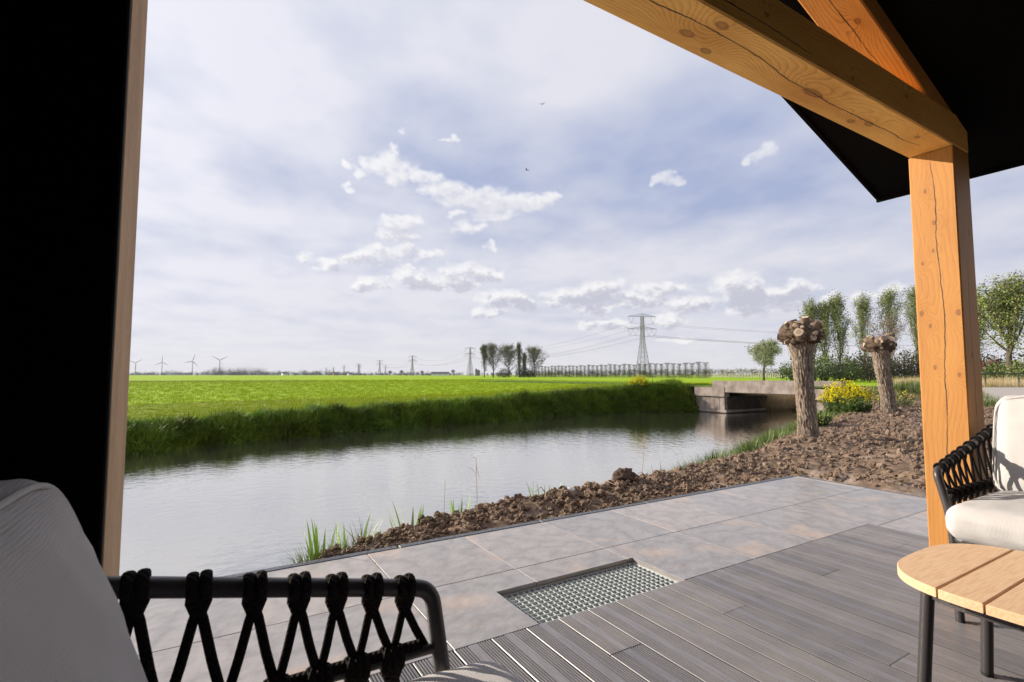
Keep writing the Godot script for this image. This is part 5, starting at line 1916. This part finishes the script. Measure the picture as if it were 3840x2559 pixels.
func build_tree_line() -> void:
	var pop := {"h": 15.0, "clear": 0.10, "limbs": 20, "reach": 2.3, "rise": 0.93, "leaf_n": 4200, "leaf": 0.13, "col": Color(0.21, 0.24, 0.085), "bark": Color(0.22, 0.19, 0.16), "twigs": 2, "clump": 0.034, "tall": 1.8, "trunk": 0.24, "round": 0.75}
	var spots := [[105.9, -60.6, 11.5, 1.5, "short poplar at the left end of the row, rising behind the nearer willow's head"], [105.6, -56.9, 15.4, 2.1, "tall poplar just right of the nearer willow's head"], [106.2, -54.9, 15.2, 2.0, "poplar in the middle of the dense left group"], [107.4, -52.6, 16.4, 2.1, "tallest poplar of the dense left group, at its right side"], [121.6, -54.9, 17.6, 2.3, "poplar standing left of the gap behind the farther willow"], [122.6, -50.2, 18.6, 2.7, "widest poplar, directly above the farther willow's head"], [133.0, -49.3, 19.5, 2.4, "poplar half hidden by the left edge of the golden post"]]
	for k in spots.size():
		var s: Array = spots[k]
		pop.seed = 70 + k
		pop.h = s[2]
		pop.reach = s[3]
		make_tree("poplar", s[4], Vector3(s[0], 0, s[1]), pop, "poplars in a row beyond the canal")
	make_tree("willow_tree", "small round pale willow with a leaning trunk right of the bridge", Vector3(89.3, 0, -57.3), {"seed": 81, "h": 7.2, "clear": 0.3, "limbs": 16, "reach": 3.0, "rise": 0.62, "leaf_n": 4200, "leaf": 0.12, "col": Color(0.29, 0.32, 0.17), "bark": Color(0.16, 0.13, 0.10), "twigs": 2, "clump": 0.075, "trunk": 0.2, "lean": Vector3(0.7, 0, 0.5)})
	make_tree("pale_tree", "slender pale tree with a whitish trunk just right of the golden post", Vector3(115.5, 0, -34.6), {"seed": 82, "h": 15.4, "clear": 0.25, "limbs": 26, "reach": 2.7, "rise": 0.6, "leaf_n": 5200, "leaf": 0.15, "col": Color(0.29, 0.31, 0.19), "bark": Color(0.42, 0.36, 0.30), "twigs": 3, "clump": 0.05, "trunk": 0.26})
	make_tree("big_willow", "large spreading willow with forked limbs at the right edge", Vector3(100.8, 0, -26.2), {"seed": 83, "h": 14.4, "clear": 0.2, "limbs": 24, "reach": 4.6, "rise": 0.95, "leaf_n": 5200, "leaf": 0.15, "col": Color(0.22, 0.25, 0.075), "bark": Color(0.20, 0.165, 0.13), "twigs": 3, "clump": 0.055, "trunk": 0.5, "trunk_top": 0.7})
	make_tree("big_willow", "second spreading willow, cut off by the right edge", Vector3(103.5, 0, -20.0), {"seed": 84, "h": 13.6, "clear": 0.2, "limbs": 22, "reach": 4.6, "rise": 0.92, "leaf_n": 5000, "leaf": 0.15, "col": Color(0.20, 0.23, 0.07), "bark": Color(0.20, 0.165, 0.13), "twigs": 2, "clump": 0.06, "trunk": 0.45, "trunk_top": 0.7})
	# undergrowth under the trees
	var under := [[101.0, -58.4, 5.0, 4.6, Color(0.10, 0.15, 0.04), "green bush hiding the foot of the short left poplar"], [104.0, -54.0, 4.5, 5.4, Color(0.13, 0.18, 0.055), "tall olive bush under the dense poplar group"], [107.0, -51.0, 4.5, 4.4, Color(0.14, 0.19, 0.06), "pale green bush at the foot of the tallest left poplar"], [112.0, -49.5, 7.0, 6.0, Color(0.12, 0.10, 0.06), "brown leafless bush in the gap left of the farther willow"], [121.0, -51.5, 7.0, 6.4, Color(0.16, 0.22, 0.03), "bright yellow-green bush left of the farther willow's head"], [118.0, -46.2, 7.0, 6.2, Color(0.13, 0.11, 0.07), "brownish bush behind the pink-budded tree"], [123.0, -44.0, 8.0, 7.0, Color(0.11, 0.12, 0.05), "dark bush at the left edge of the golden post"], [118.0, -37.5, 6.0, 5.0, Color(0.10, 0.12, 0.05), "dark green bush right beside the golden post"], [112.0, -31.5, 5.0, 4.2, Color(0.15, 0.065, 0.05), "reddish bush between the pale tree and the large willow"], [106.0, -28.5, 5.0, 3.6, Color(0.11, 0.14, 0.04), "green bush left of the large willow's trunk"], [98.0, -23.5, 4.6, 3.4, Color(0.16, 0.19, 0.06), "pale bush at the foot of the large willow"], [104.0, -22.0, 7.0, 4.6, Color(0.09, 0.11, 0.04), "dark bush behind the large willow, at the right edge"]]
	for k in under.size():
		var s: Array = under[k]
		make_bush("bush", s[5], Vector3(s[0], 0, s[1]), Vector3(s[2], s[3], s[2]), 1500, 0.2, s[4], 200 + k, "undergrowth below the poplars and willows")
	# dark hedge filling the gaps behind
	var h := MB.new()
	var r := RandomNumberGenerator.new()
	r.seed = 31
	for k in 420:
		var u := r.randf()
		var p := Vector3(lerpf(118.0, 128.0, u), r.randf_range(0.3, 4.6), lerpf(-63.0, -18.0, u) + r.randf_range(-0.8, 0.8))
		leaves(h, r, p, 22, Vector3(1.6, 1.3, 1.6), 0.25, Color(0.13, 0.145, 0.06) * r.randf_range(0.5, 1.25), 0.3)
	struct_kind(obj("background_hedge", h, M.leaf), "stuff")
	# clump of tall trees beyond the field
	var bare := {"h": 18.5, "clear": 0.16, "limbs": 34, "reach": 4.6, "rise": 0.7, "leaf_n": 3400, "leaf": 0.18, "col": Color(0.15, 0.14, 0.06), "bark": Color(0.13, 0.105, 0.085), "twigs": 3, "fine": 3, "clump": 0.055, "trunk": 0.34}
	var grove := [[141.0, -255.0, 19.0, 7.0, "broad nearly bare tree, second from the left in the far clump"], [148.5, -250.0, 18.4, 7.2, "open bare tree with a forked trunk in the middle of the far clump"], [161.5, -243.0, 17.2, 7.6, "round bare tree alone at the right end of the far clump"]]
	for k in grove.size():
		bare.seed = 90 + k
		bare.h = grove[k][2]
		bare.reach = grove[k][3]
		bare.bias = 0.8
		make_tree("bare_tree", grove[k][4], Vector3(grove[k][0], 0, grove[k][1]), bare, "bare trees in the clump beyond the field")
	var col := {"clear": 0.06, "limbs": 16, "reach": 1.2, "rise": 0.95, "leaf_n": 2600, "leaf": 0.22, "col": Color(0.12, 0.135, 0.05), "bark": Color(0.13, 0.105, 0.085), "twigs": 2, "clump": 0.04, "tall": 1.8, "trunk": 0.25}
	var cols := [[136.0, -256.6, 18.2, 2.3, "leafy narrow tree at the left end of the far clump"], [155.8, -250.5, 19.0, 0.95, "tallest thin columnar poplar in the far clump"], [160.6, -253.0, 13.5, 0.8, "shorter thin columnar poplar in the far clump"]]
	for k in cols.size():
		col.seed = 95 + k
		col.h = cols[k][2]
		col.reach = cols[k][3]
		make_tree("columnar_poplar", cols[k][4], Vector3(cols[k][0], 0, cols[k][1]), col, "columnar poplars in the clump beyond the field")
	make_bush("bush", "dark evergreen bush below the columnar poplars in the far clump", Vector3(152.5, 0, -242.5), Vector3(7, 7.6, 7), 1800, 0.26, Color(0.04, 0.06, 0.025), 231)
	make_bush("bush", "second dark bush right of the evergreen in the far clump", Vector3(157.0, 0, -242.0), Vector3(6, 6.0, 6), 1500, 0.26, Color(0.06, 0.075, 0.03), 232)
	make_bush("bush", "low brown scrub under the bare trees of the far clump", Vector3(146.5, 0, -251.5), Vector3(8, 5.5, 8), 1400, 0.26, Color(0.10, 0.095, 0.05), 233)


func ordinal(k: int) -> String:
	return ["first", "second", "third", "fourth", "fifth", "sixth", "seventh", "eighth", "ninth", "tenth", "eleventh", "twelfth", "thirteenth", "fourteenth", "fifteenth", "sixteenth", "seventeenth", "eighteenth", "nineteenth", "twentieth"][k]


func build_windbreak() -> void:
	# a row of trained trees with flat clipped tops
	var protos := []
	for t in 3:
		var r := RandomNumberGenerator.new()
		r.seed = 300 + t
		var o := thing("windbreak_tree", "", "tree", Vector3.ZERO, 0.0, "clipped windbreak trees in a row beyond the field")
		var b := MB.new()
		b.col = Color(0.06, 0.05, 0.042)
		b.tube(PackedVector3Array([Vector3(0, -0.1, 0), Vector3(0.05, 3.2, 0.08), Vector3(0.0, 6.5, 0)]), PackedFloat32Array([0.10, 0.08, 0.05]), 6)
		for k in 24:
			var y := 1.2 + 0.22 * k
			for e in [-1.0, 1.0]:
				var l := r.randf_range(0.7, 1.7)
				b.tube(PackedVector3Array([Vector3(0, y, 0), Vector3(r.randf_range(-0.1, 0.1), y + 0.25, e * l * 0.5), Vector3(r.randf_range(-0.15, 0.15), minf(y + r.randf_range(0.2, 0.9), 6.7), e * l)]), PackedFloat32Array([0.055, 0.042, 0.02]), 4, false)
		for k in 30:
			var z := r.randf_range(-1.7, 1.7)
			b.tube(PackedVector3Array([Vector3(0, 6.3, z * 0.5), Vector3(r.randf_range(-0.2, 0.2), r.randf_range(6.5, 6.9), z)]), PackedFloat32Array([0.05, 0.02]), 4, false)
		obj("trunk", b, M.bark, o)
		b = MB.new()
		for k in 110:
			leaves(b, r, Vector3(r.randf_range(-0.25, 0.25), 6.9 * pow(r.randf(), 1.7) , r.randf_range(-1.7, 1.7)), 6, Vector3(0.35, 0.5, 0.5), 0.12, Color(0.14, 0.17, 0.055), 0.35)
		obj("twigs", b, M.leaf, o)
		protos.append(o)
	var n := 39
	for k in n:
		var u := k / float(n - 1)
		var at := Vector3(lerpf(181.9, 182.6, u), 0, lerpf(-276.0, -143.3, u))
		var from_left := k < 20
		var label := "leafless clipped tree in the windbreak row, %s from its %s end" % [ordinal(k if from_left else n - 1 - k), "far left" if from_left else "near right"]
		if k < 3:
			var o: Node3D = protos[k]
			o.position = at
			o.set_meta("label", label)
		else:
			dup(protos[k % 3], at, PI if k % 2 else 0.0, label, 0.95 + 0.1 * fposmod(k * 0.618, 1.0))
	# low hedge and orchard rows behind it
	var r := RandomNumberGenerator.new()
	r.seed = 41
	var h := MB.new()
	for k in 900:
		var u := r.randf()
		leaves(h, r, Vector3(lerpf(186.0, 188.0, u), r.randf_range(0.2, 3.4), lerpf(-280.0, -145.0, u)), 12, Vector3(1.2, 0.9, 1.4), 0.24, Color(0.10, 0.12, 0.045) * r.randf_range(0.6, 1.2), 0.3)
	struct_kind(obj("orchard_undergrowth", h, M.leaf), "stuff")
	h = MB.new()
	for k in 800:
		var u := r.randf()
		leaves(h, r, Vector3(lerpf(190.0, 168.0, u), r.randf_range(0.2, 3.1), lerpf(-152.0, -88.0, u)), 8, Vector3(1.0, 0.7, 1.0), 0.2, Color(0.17, 0.18, 0.07) * r.randf_range(0.6, 1.2), 0.3)
	struct_kind(obj("orchard_hedge", h, M.leaf), "stuff")
	# white netting posts of the orchard
	var w := MB.new()
	w.col = Color(0.6, 0.57, 0.5)
	for k in 70:
		var u := k / 69.0
		var p := Vector3(lerpf(186.0, 166.0, u), 0, lerpf(-150.0, -92.0, u))
		w.box(p + Vector3(0, 0.8, 0), Vector3(0.12, 1.6, 0.12))
	struct_kind(obj("orchard_posts", w, M.cut_wood), "stuff")


func lattice(b: MB, base_w: float, top_w: float, y0: float, y1: float, panels: int, rod: float) -> void:
	for k in panels:
		var u0 := float(k) / panels
		var u1 := float(k + 1) / panels
		var ya := lerpf(y0, y1, u0)
		var yb := lerpf(y0, y1, u1)
		var wa := lerpf(base_w, top_w, u0) * 0.5
		var wb := lerpf(base_w, top_w, u1) * 0.5
		var ca := [Vector3(wa, ya, wa), Vector3(-wa, ya, wa), Vector3(-wa, ya, -wa), Vector3(wa, ya, -wa)]
		var cb := [Vector3(wb, yb, wb), Vector3(-wb, yb, wb), Vector3(-wb, yb, -wb), Vector3(wb, yb, -wb)]
		for i in 4:
			var j := (i + 1) % 4
			b.bar(ca[i], cb[i], rod * 1.5, rod * 1.5)
			b.bar(ca[i], cb[j], rod, rod)
			b.bar(ca[j], cb[i], rod, rod)
			b.bar(ca[i], ca[j], rod, rod)


func make_pylon(label: String, at: Vector3, turn: float, rod := 0.2) -> Node3D:
	var o := thing("pylon", label, "pylon", at, turn, "high voltage pylons across the fields")
	var b := MB.new()
	lattice(b, 9.4, 3.0, 0.0, 27.0, 7, rod)
	lattice(b, 3.0, 2.0, 27.0, 47.4, 9, rod * 0.85)
	b.bar(Vector3(0.9, 47.4, 0.9), Vector3(0, 50, 0), rod, rod)
	b.bar(Vector3(-0.9, 47.4, -0.9), Vector3(0, 50, 0), rod, rod)
	obj("mast", b, M.steel, o)
	for y in [47.4, 37.6]:
		b = MB.new()
		var half := 11.8
		for s in [-1.0, 1.0]:
			for e in [-0.9, 0.9]:
				b.bar(Vector3(0, y, e), Vector3(s * half, y, 0), rod, rod)
				b.bar(Vector3(0, y + 2.3, e * 0.3), Vector3(s * half, y + 0.1, 0), rod, rod)
			for k in 6:
				var x0: float = s * half * k / 6.0
				var x1: float = s * half * (k + 1) / 6.0
				var h0 := 2.3 * (1.0 - k / 6.0)
				b.bar(Vector3(x0, y, 0), Vector3(x0, y + h0, 0), rod * 0.7, rod * 0.7)
				b.bar(Vector3(x0, y + h0, 0), Vector3(x1, y, 0), rod * 0.7, rod * 0.7)
		obj("crossarm", b, M.steel, o)
		for s in [-1.0, 1.0]:
			for x in ([9.3] if y > 40.0 else [10.2, 5.6]):
				b = MB.new()
				b.bar(Vector3(s * (x + 2.4), y - 0.1, 0), Vector3(s * x, y - 0.1, 0), 0.01, 0.01)
				b.tube(PackedVector3Array([Vector3(s * (x - 2.4), y, 0), Vector3(s * x, y - 5.4, 0)]), PackedFloat32Array([rod * 0.55]), 5)
				b.tube(PackedVector3Array([Vector3(s * (x + 2.4), y, 0), Vector3(s * x, y - 5.4, 0)]), PackedFloat32Array([rod * 0.55]), 5)
				obj("insulator", b, M.wire, o)
	return o


func build_power_line() -> void:
	var spots := [[294.5, -289.6, "big nearest pylon standing behind the windbreak row"], [391.6, -791.4, "second nearest pylon, just left of the bare tree clump"], [441.5, -1216.5, "third pylon of the line, left of the farm barn"], [488.9, -1654.9, "fourth pylon of the line, fifth from the far left one"], [557.5, -2197.2, "pair-like pylon left of the fourth, nearer of the two overlapping"], [621.8, -2426.9, "pylon overlapping behind the pair-like one"], [591.2, -2608.7, "faint pylon, third from the left end of the row"], [645.5, -3112.9, "faint pylon, second from the left end of the row"], [658.9, -3396.6, "faintest pylon at the left end of the row"], [768.7, -2501.9, "faint pylon partly hidden by the fourth pylon's right arm"]]
	var first: Node3D = null
	var nodes := []
	for k in spots.size():
		var s: Array = spots[k]
		var at := Vector3(s[0], 0, s[1])
		var turn := 0.15 if k < 4 else 0.3
		if k == 0:
			turn = -0.35
		if k == 0:
			first = make_pylon(s[2], at, turn, 0.17)
			nodes.append(first)
		elif k == 1:
			nodes.append(make_pylon(s[2], at, turn, 0.24))
		elif k == 2:
			nodes.append(make_pylon(s[2], at, turn, 0.3))
		else:
			nodes.append(dup(nodes[2], at, turn, s[2]))
	# cables between the pylons, and on from the nearest one to the right
	var hang := [Vector3(-9.3, 42.0, 0), Vector3(9.3, 42.0, 0), Vector3(-10.2, 32.2, 0), Vector3(-5.6, 32.2, 0), Vector3(5.6, 32.2, 0), Vector3(10.2, 32.2, 0)]
	var names := ["upper left", "upper right", "lower outer left", "lower inner left", "lower inner right", "lower outer right"]
	var next := Transform3D(Basis(Vector3.UP, -1.0), Vector3(640.0, 0, -170.0))
	for span in 4:
		var ta: Transform3D = nodes[span - 1].transform if span > 0 else next
		var tb: Transform3D = nodes[span].transform
		for k in 6:
			var a := ta * (hang[k] as Vector3)
			var c := tb * (hang[k] as Vector3)
			var p := PackedVector3Array()
			for i in 17:
				var u := i / 16.0
				p.append(a.lerp(c, u) - Vector3(0, 4.0 * (11.0 if span > 0 else 6.0) * u * (1.0 - u), 0))
			var b := MB.new()
			b.tube(p, PackedFloat32Array([[0.06, 0.075, 0.10, 0.12][span]]), 4, false)
			tag(obj("power_cable", b, M.wire), "%s power cable %s" % [names[k], ["running right from the nearest pylon", "between the nearest and the second pylon", "between the second and the third pylon", "between the third and the fourth pylon"][span]], "cable", "power cables strung between the pylons")


func build_turbines() -> void:
	var spots := [[-346.9, -3622.6, 28.0, 24.0, 55.0, "wind turbine half hidden by the post, first from the left"], [-201.9, -3307.7, 70.0, 38.0, 0.0, "second wind turbine from the left, one blade straight up"], [-58.7, -3023.2, 70.0, 40.0, 16.0, "third wind turbine from the left, with its top blade tilted right"], [55.0, -2733.0, 70.0, 39.0, 60.0, "wind turbine farthest right, two blades raised in a V"]]
	for k in spots.size():
		var s: Array = spots[k]
		var o := thing("wind_turbine", s[5], "wind turbine", Vector3(s[0], 0, s[1]), 0.0, "wind turbines on the horizon")
		var hub := 70.0
		var b := MB.new()
		b.tube(PackedVector3Array([Vector3(0, 0, 0), Vector3(0, hub - 1.0, 0)]), PackedFloat32Array([2.6, 1.5]), 12)
		obj("tower", b, M.turbine_white, o)
		b = MB.new()
		b.box(Vector3(0, hub, -1.5), Vector3(3.4, 3.4, 8.0), 0.5)
		obj("nacelle", b, M.turbine_white, o)
		b = MB.new()
		b.tube(PackedVector3Array([Vector3(0, hub, 2.4), Vector3(0, hub, 4.4), Vector3(0, hub, 5.4)]), PackedFloat32Array([1.9, 1.7, 0.4]), 10)
		obj("hub", b, M.turbine_white, o)
		for j in 3:
			var a := deg_to_rad(s[4] + 120.0 * j)
			var d := Vector3(sin(a), cos(a), 0)
			var w := Vector3(cos(a), -sin(a), 0)
			b = MB.new()
			var l: float = s[3] if s[3] > 30.0 else 38.0
			var pts := [[0.0, 0.9, 0.9], [0.08, 1.0, 0.9], [0.2, 2.1, 0.5], [0.5, 1.4, 0.32], [0.8, 0.9, 0.2], [1.0, 0.25, 0.08]]
			for i in pts.size() - 1:
				var p0: Array = pts[i]
				var p1: Array = pts[i + 1]
				var c0: Vector3 = Vector3(0, hub, 4.0) + d * l * p0[0]
				var c1: Vector3 = Vector3(0, hub, 4.0) + d * l * p1[0]
				for f in [1.0, -1.0]:
					b.quad(c0 - w * p0[1], c1 - w * p1[1], c1 + Vector3(0, 0, f * p1[2]), c0 + Vector3(0, 0, f * p0[2]), Vector3(0, 0, f))
					b.quad(c0 + w * p0[1], c1 + w * p1[1], c1 + Vector3(0, 0, f * p1[2]), c0 + Vector3(0, 0, f * p0[2]), Vector3(0, 0, f))
			obj("blade", b, M.turbine_white, o)


func far_wood(called: String, a: Vector3, c: Vector3, n: int, h0: float, h1: float, col: Color, sd: int, leaf := 1.1) -> void:
	var r := RandomNumberGenerator.new()
	r.seed = sd
	var b := MB.new()
	for k in n:
		var u := r.randf()
		var at := a.lerp(c, u) + Vector3(r.randf_range(-20, 20), 0, r.randf_range(-20, 20))
		var h := lerpf(h0, h1, pow(r.randf(), 1.6)) * (0.75 + 0.6 * maxf(-0.4, nb.get_noise_2d(u * 14.0, sd)))
		var cc := col * r.randf_range(0.7, 1.2)
		leaves(b, r, at + Vector3(0, h * 0.62, 0), 26, Vector3(h * 0.55, h * 0.42, h * 0.55), leaf, cc, 0.25)
		leaves(b, r, at + Vector3(0, h * 0.22, 0), 16, Vector3(h * 0.6, h * 0.32, h * 0.6), leaf, cc * 0.9, 0.25)
	struct_kind(obj(called, b, M.leaf), "stuff")


func house(label: String, at: Vector3, turn: float, size: Vector3, roof: float, wall_m: Material, category := "house") -> void:
	var o := thing("farm_house" if category == "house" else "barn", label, category, at, turn)
	var b := MB.new()
	b.box(Vector3(0, size.y * 0.5, 0), size)
	for s in [-1.0, 1.0]:
		b.tri(Vector3(s * size.x * 0.5, size.y, -size.z * 0.5), Vector3(s * size.x * 0.5, size.y, size.z * 0.5), Vector3(s * size.x * 0.5, size.y + roof * 0.97, 0), Vector3(s, 0, 0))
	obj("wall", b, wall_m, o)
	for s in [-1.0, 1.0]:
		b = MB.new()
		var l := size.x * 0.5 + 0.4
		b.quad(Vector3(-l, size.y - 0.2, s * (size.z * 0.5 + 0.4)), Vector3(l, size.y - 0.2, s * (size.z * 0.5 + 0.4)), Vector3(l, size.y + roof, 0), Vector3(-l, size.y + roof, 0), Vector3(0, 1, s))
		b.quad(Vector3(-l, size.y - 0.4, s * (size.z * 0.5 + 0.4)), Vector3(l, size.y - 0.4, s * (size.z * 0.5 + 0.4)), Vector3(l, size.y - 0.2, s * (size.z * 0.5 + 0.4)), Vector3(-l, size.y - 0.2, s * (size.z * 0.5 + 0.4)), Vector3(0, 0, s))
		obj("roof", b, M.roof_slate, o)
	for k in 3:
		b = MB.new()
		b.box(Vector3((k - 1) * size.x * 0.3, size.y * 0.5, size.z * 0.5 + 0.02), Vector3(1.4, 1.5, 0.06))
		obj("window", b, M.pit, o)


func build_horizon() -> void:
	far_wood("far_woodland", Vector3(-330, 0, -2350), Vector3(40, 0, -1950), 260, 10, 20, Color(0.06, 0.068, 0.045), 501)
	far_wood("far_woodland", Vector3(20, 0, -1950), Vector3(165, 0, -1850), 260, 14, 40, Color(0.07, 0.07, 0.05), 502)
	far_wood("far_woodland", Vector3(165, 0, -1880), Vector3(420, 0, -1750), 260, 9, 22, Color(0.06, 0.065, 0.045), 503)
	far_wood("far_woodland", Vector3(420, 0, -1900), Vector3(760, 0, -1650), 240, 8, 19, Color(0.06, 0.065, 0.045), 504)
	far_wood("far_woodland", Vector3(330, 0, -1010), Vector3(520, 0, -880), 60, 4, 11, Color(0.08, 0.075, 0.05), 505, 0.7)
	far_wood("far_woodland", Vector3(-900, 0, -2500), Vector3(-330, 0, -2350), 90, 7, 16, Color(0.075, 0.085, 0.05), 506)
	far_wood("far_woodland", Vector3(500, 0, -900), Vector3(1500, 0, -500), 170, 6, 16, Color(0.075, 0.08, 0.055), 507)
	var lone := [[337.0, -1065.0, 9.5, "left one of two round trees on the horizon below the fourth pylon"], [357.0, -1050.0, 10.5, "right one of two round trees on the horizon below the fourth pylon"], [378.0, -985.0, 9.0, "small lone tree left of the third pylon's foot"], [420.0, -925.0, 11.0, "wide tree directly behind the farm barn"]]
	for k in lone.size():
		make_tree("field_tree", lone[k][3], Vector3(lone[k][0], 0, lone[k][1]), {"seed": 400 + k, "h": lone[k][2], "clear": 0.3, "limbs": 10, "reach": 4.0, "rise": 0.6, "leaf_n": 500, "leaf": 0.55, "col": Color(0.085, 0.085, 0.055), "bark": Color(0.12, 0.10, 0.08), "twigs": 1, "clump": 0.13, "trunk": 0.35}, "lone trees on the horizon")
	house("long low farm barn with a dark roof on the horizon", Vector3(393.0, 0, -925.0), -0.45, Vector3(34, 3.5, 16), 4.0, M.wall_white, "barn")
	house("white gabled house at the left end of the far village", Vector3(196.0, 0, -1610.0), 0.4, Vector3(14, 5, 10), 5.0, M.wall_white)
	house("second white gabled house, right beside the first in the far village", Vector3(214.0, 0, -1600.0), 1.2, Vector3(12, 5, 10), 5.0, M.wall_white)
	house("brick house with a pale gable in the middle of the far village", Vector3(330.0, 0, -1560.0), 0.2, Vector3(16, 5, 10), 5.0, M.wall_brick)
	house("small white shed right of the brick house in the far village", Vector3(365.0, 0, -1540.0), 0.5, Vector3(12, 4, 9), 4.0, M.wall_white)
	# twin silos at the foot of the second pylon
	var o := thing("silo", "grey twin silos at the foot of the second nearest pylon", "silo", Vector3(408.0, 0, -800.0))
	for k in 2:
		var b := MB.new()
		b.tube(PackedVector3Array([Vector3(k * 5.0, 0, 0), Vector3(k * 5.0, 11.0 - 2.0 * k, 0), Vector3(k * 5.0, 12.5 - 2.0 * k, 0)]), PackedFloat32Array([2.4, 2.4, 0.6]), 14)
		obj("cylinder", b, M.steel, o)
	# black rail fence along the far side of the gravel yard
	var f := thing("rail_fence", "black metal rail fence along the far edge of the gravel yard", "fence")
	var p0 := Vector3(54.0, 0.05, -17.7)
	var p1 := Vector3(66.0, 0.05, -10.4)
	for k in 6:
		var b := MB.new()
		var p := p0.lerp(p1, k / 5.0)
		b.tube(PackedVector3Array([p + Vector3(0, -0.3, 0), p + Vector3(0, 1.08, 0)]), PackedFloat32Array([0.055]), 8)
		obj("post", b, M.rail_black, f)
	var rb := MB.new()
	rb.tube(PackedVector3Array([p0 + Vector3(0, 1.05, 0), p1 + Vector3(0, 1.05, 0)]), PackedFloat32Array([0.045]), 8)
	obj("rail", rb, M.rail_black, f)
	# two birds
	var birds := [[34.1, 34.0, -49.5, 0.6, "small dark bird high up, near the top of the sky"], [29.8, 23.7, -46.3, 2.2, "dark bird with bent wings, the lower of the two"]]
	for k in birds.size():
		var s: Array = birds[k]
		var bd := thing("bird", s[4], "bird", Vector3(s[0], s[1], s[2]), s[3], "birds in flight")
		var b := MB.new()
		b.tube(PackedVector3Array([Vector3(0.16, 0, 0), Vector3(0.12, 0.01, 0), Vector3(0.02, 0, 0), Vector3(-0.08, 0, 0), Vector3(-0.2, 0.005, 0)]), PackedFloat32Array([0.006, 0.028, 0.042, 0.028, 0.012]), 8)
		for e in [-1.0, 1.0]:
			b.quad(Vector3(0.07, 0.02, e * 0.03), Vector3(-0.05, 0.02, e * 0.03), Vector3(-0.03, 0.10, e * 0.2), Vector3(0.08, 0.11, e * 0.2), Vector3.UP)
			b.quad(Vector3(0.08, 0.11, e * 0.2), Vector3(-0.03, 0.10, e * 0.2), Vector3(-0.14, 0.05, e * 0.42), Vector3(-0.06, 0.06, e * 0.4), Vector3.UP)
		obj("body", b, M.feather, bd)


func _ready() -> void:
	rng.seed = 4
	na.seed = 1; na.frequency = 0.02; na.fractal_octaves = 3
	nb.seed = 2; nb.frequency = 1.0; nb.fractal_octaves = 3
	nc.seed = 6; nc.frequency = 1.0; nc.fractal_octaves = 2; nc.noise_type = FastNoiseLite.TYPE_CELLULAR
	# camera: seated eye height between two chairs, wide lens, tilted slightly up
	var cam := Camera3D.new()
	cam.name = "camera"
	add_child(cam)
	cam.position = Vector3(0, 1.0, 0)
	cam.rotation = Vector3(deg_to_rad(3.82), deg_to_rad(-31.04), 0)
	cam.fov = 67.75
	cam.near = 0.05
	cam.far = 9000.0
	cam.current = true
	var lens := CameraAttributesPhysical.new()
	lens.frustum_focal_length = 17.877
	lens.frustum_near = 0.05
	lens.frustum_far = 9000.0
	lens.frustum_focus_distance = 4.5
	lens.exposure_aperture = 9.0
	cam.attributes = lens
	# sun: low, from the left and beyond the water
	var elev := deg_to_rad(21.9)
	var azim := deg_to_rad(50.0)
	sun_dir = Vector3(-cos(azim) * cos(elev), sin(elev), -sin(azim) * cos(elev))
	var sun := DirectionalLight3D.new()
	sun.name = "sun"
	add_child(sun)
	sun.look_at_from_position(Vector3.ZERO, -sun_dir, Vector3.UP)
	sun.light_color = Color(1.0, 0.945, 0.87)
	sun.light_energy = 1.6
	sun.light_angular_distance = 0.6
	sun.shadow_enabled = true
	var we := WorldEnvironment.new()
	we.name = "world_environment"
	var e := Environment.new()
	var sky := Sky.new()
	var pano := PanoramaSkyMaterial.new()
	pano.panorama = make_sky()
	sky.sky_material = pano
	e.background_mode = Environment.BG_SKY
	e.sky = sky
	e.background_energy_multiplier = 1.0
	e.tonemap_mode = Environment.TONE_MAPPER_LINEAR
	e.tonemap_exposure = 1.5
	e.fog_enabled = true
	e.fog_density = 0.00008
	e.fog_light_color = Color(0.90, 0.92, 0.97)
	e.sdfgi_enabled = true
	e.ssao_enabled = true
	e.ssil_enabled = true
	we.environment = e
	add_child(we)
	var t0 := Time.get_ticks_msec()
	make_materials()
	print("materials ", Time.get_ticks_msec() - t0)
	build_land()
	print("land ", Time.get_ticks_msec() - t0)
	build_bridge()
	build_porch()
	build_terrace()
	build_deck()
	build_grating()
	build_furniture()
	build_shore_plants()
	build_near_trees()
	build_grass()
	build_clods()
	build_litter()
	print("near plants ", Time.get_ticks_msec() - t0)
	build_tree_line()
	build_windbreak()
	build_power_line()
	build_turbines()
	build_horizon()
	# what stands in the low field stands on its ground
	for o in get_children():
		if o is Node3D and o.has_meta("label") and o.position.z < -60.0 and absf(o.position.y) < 0.01:
			o.position.y = FIELD
	print("all ", Time.get_ticks_msec() - t0)
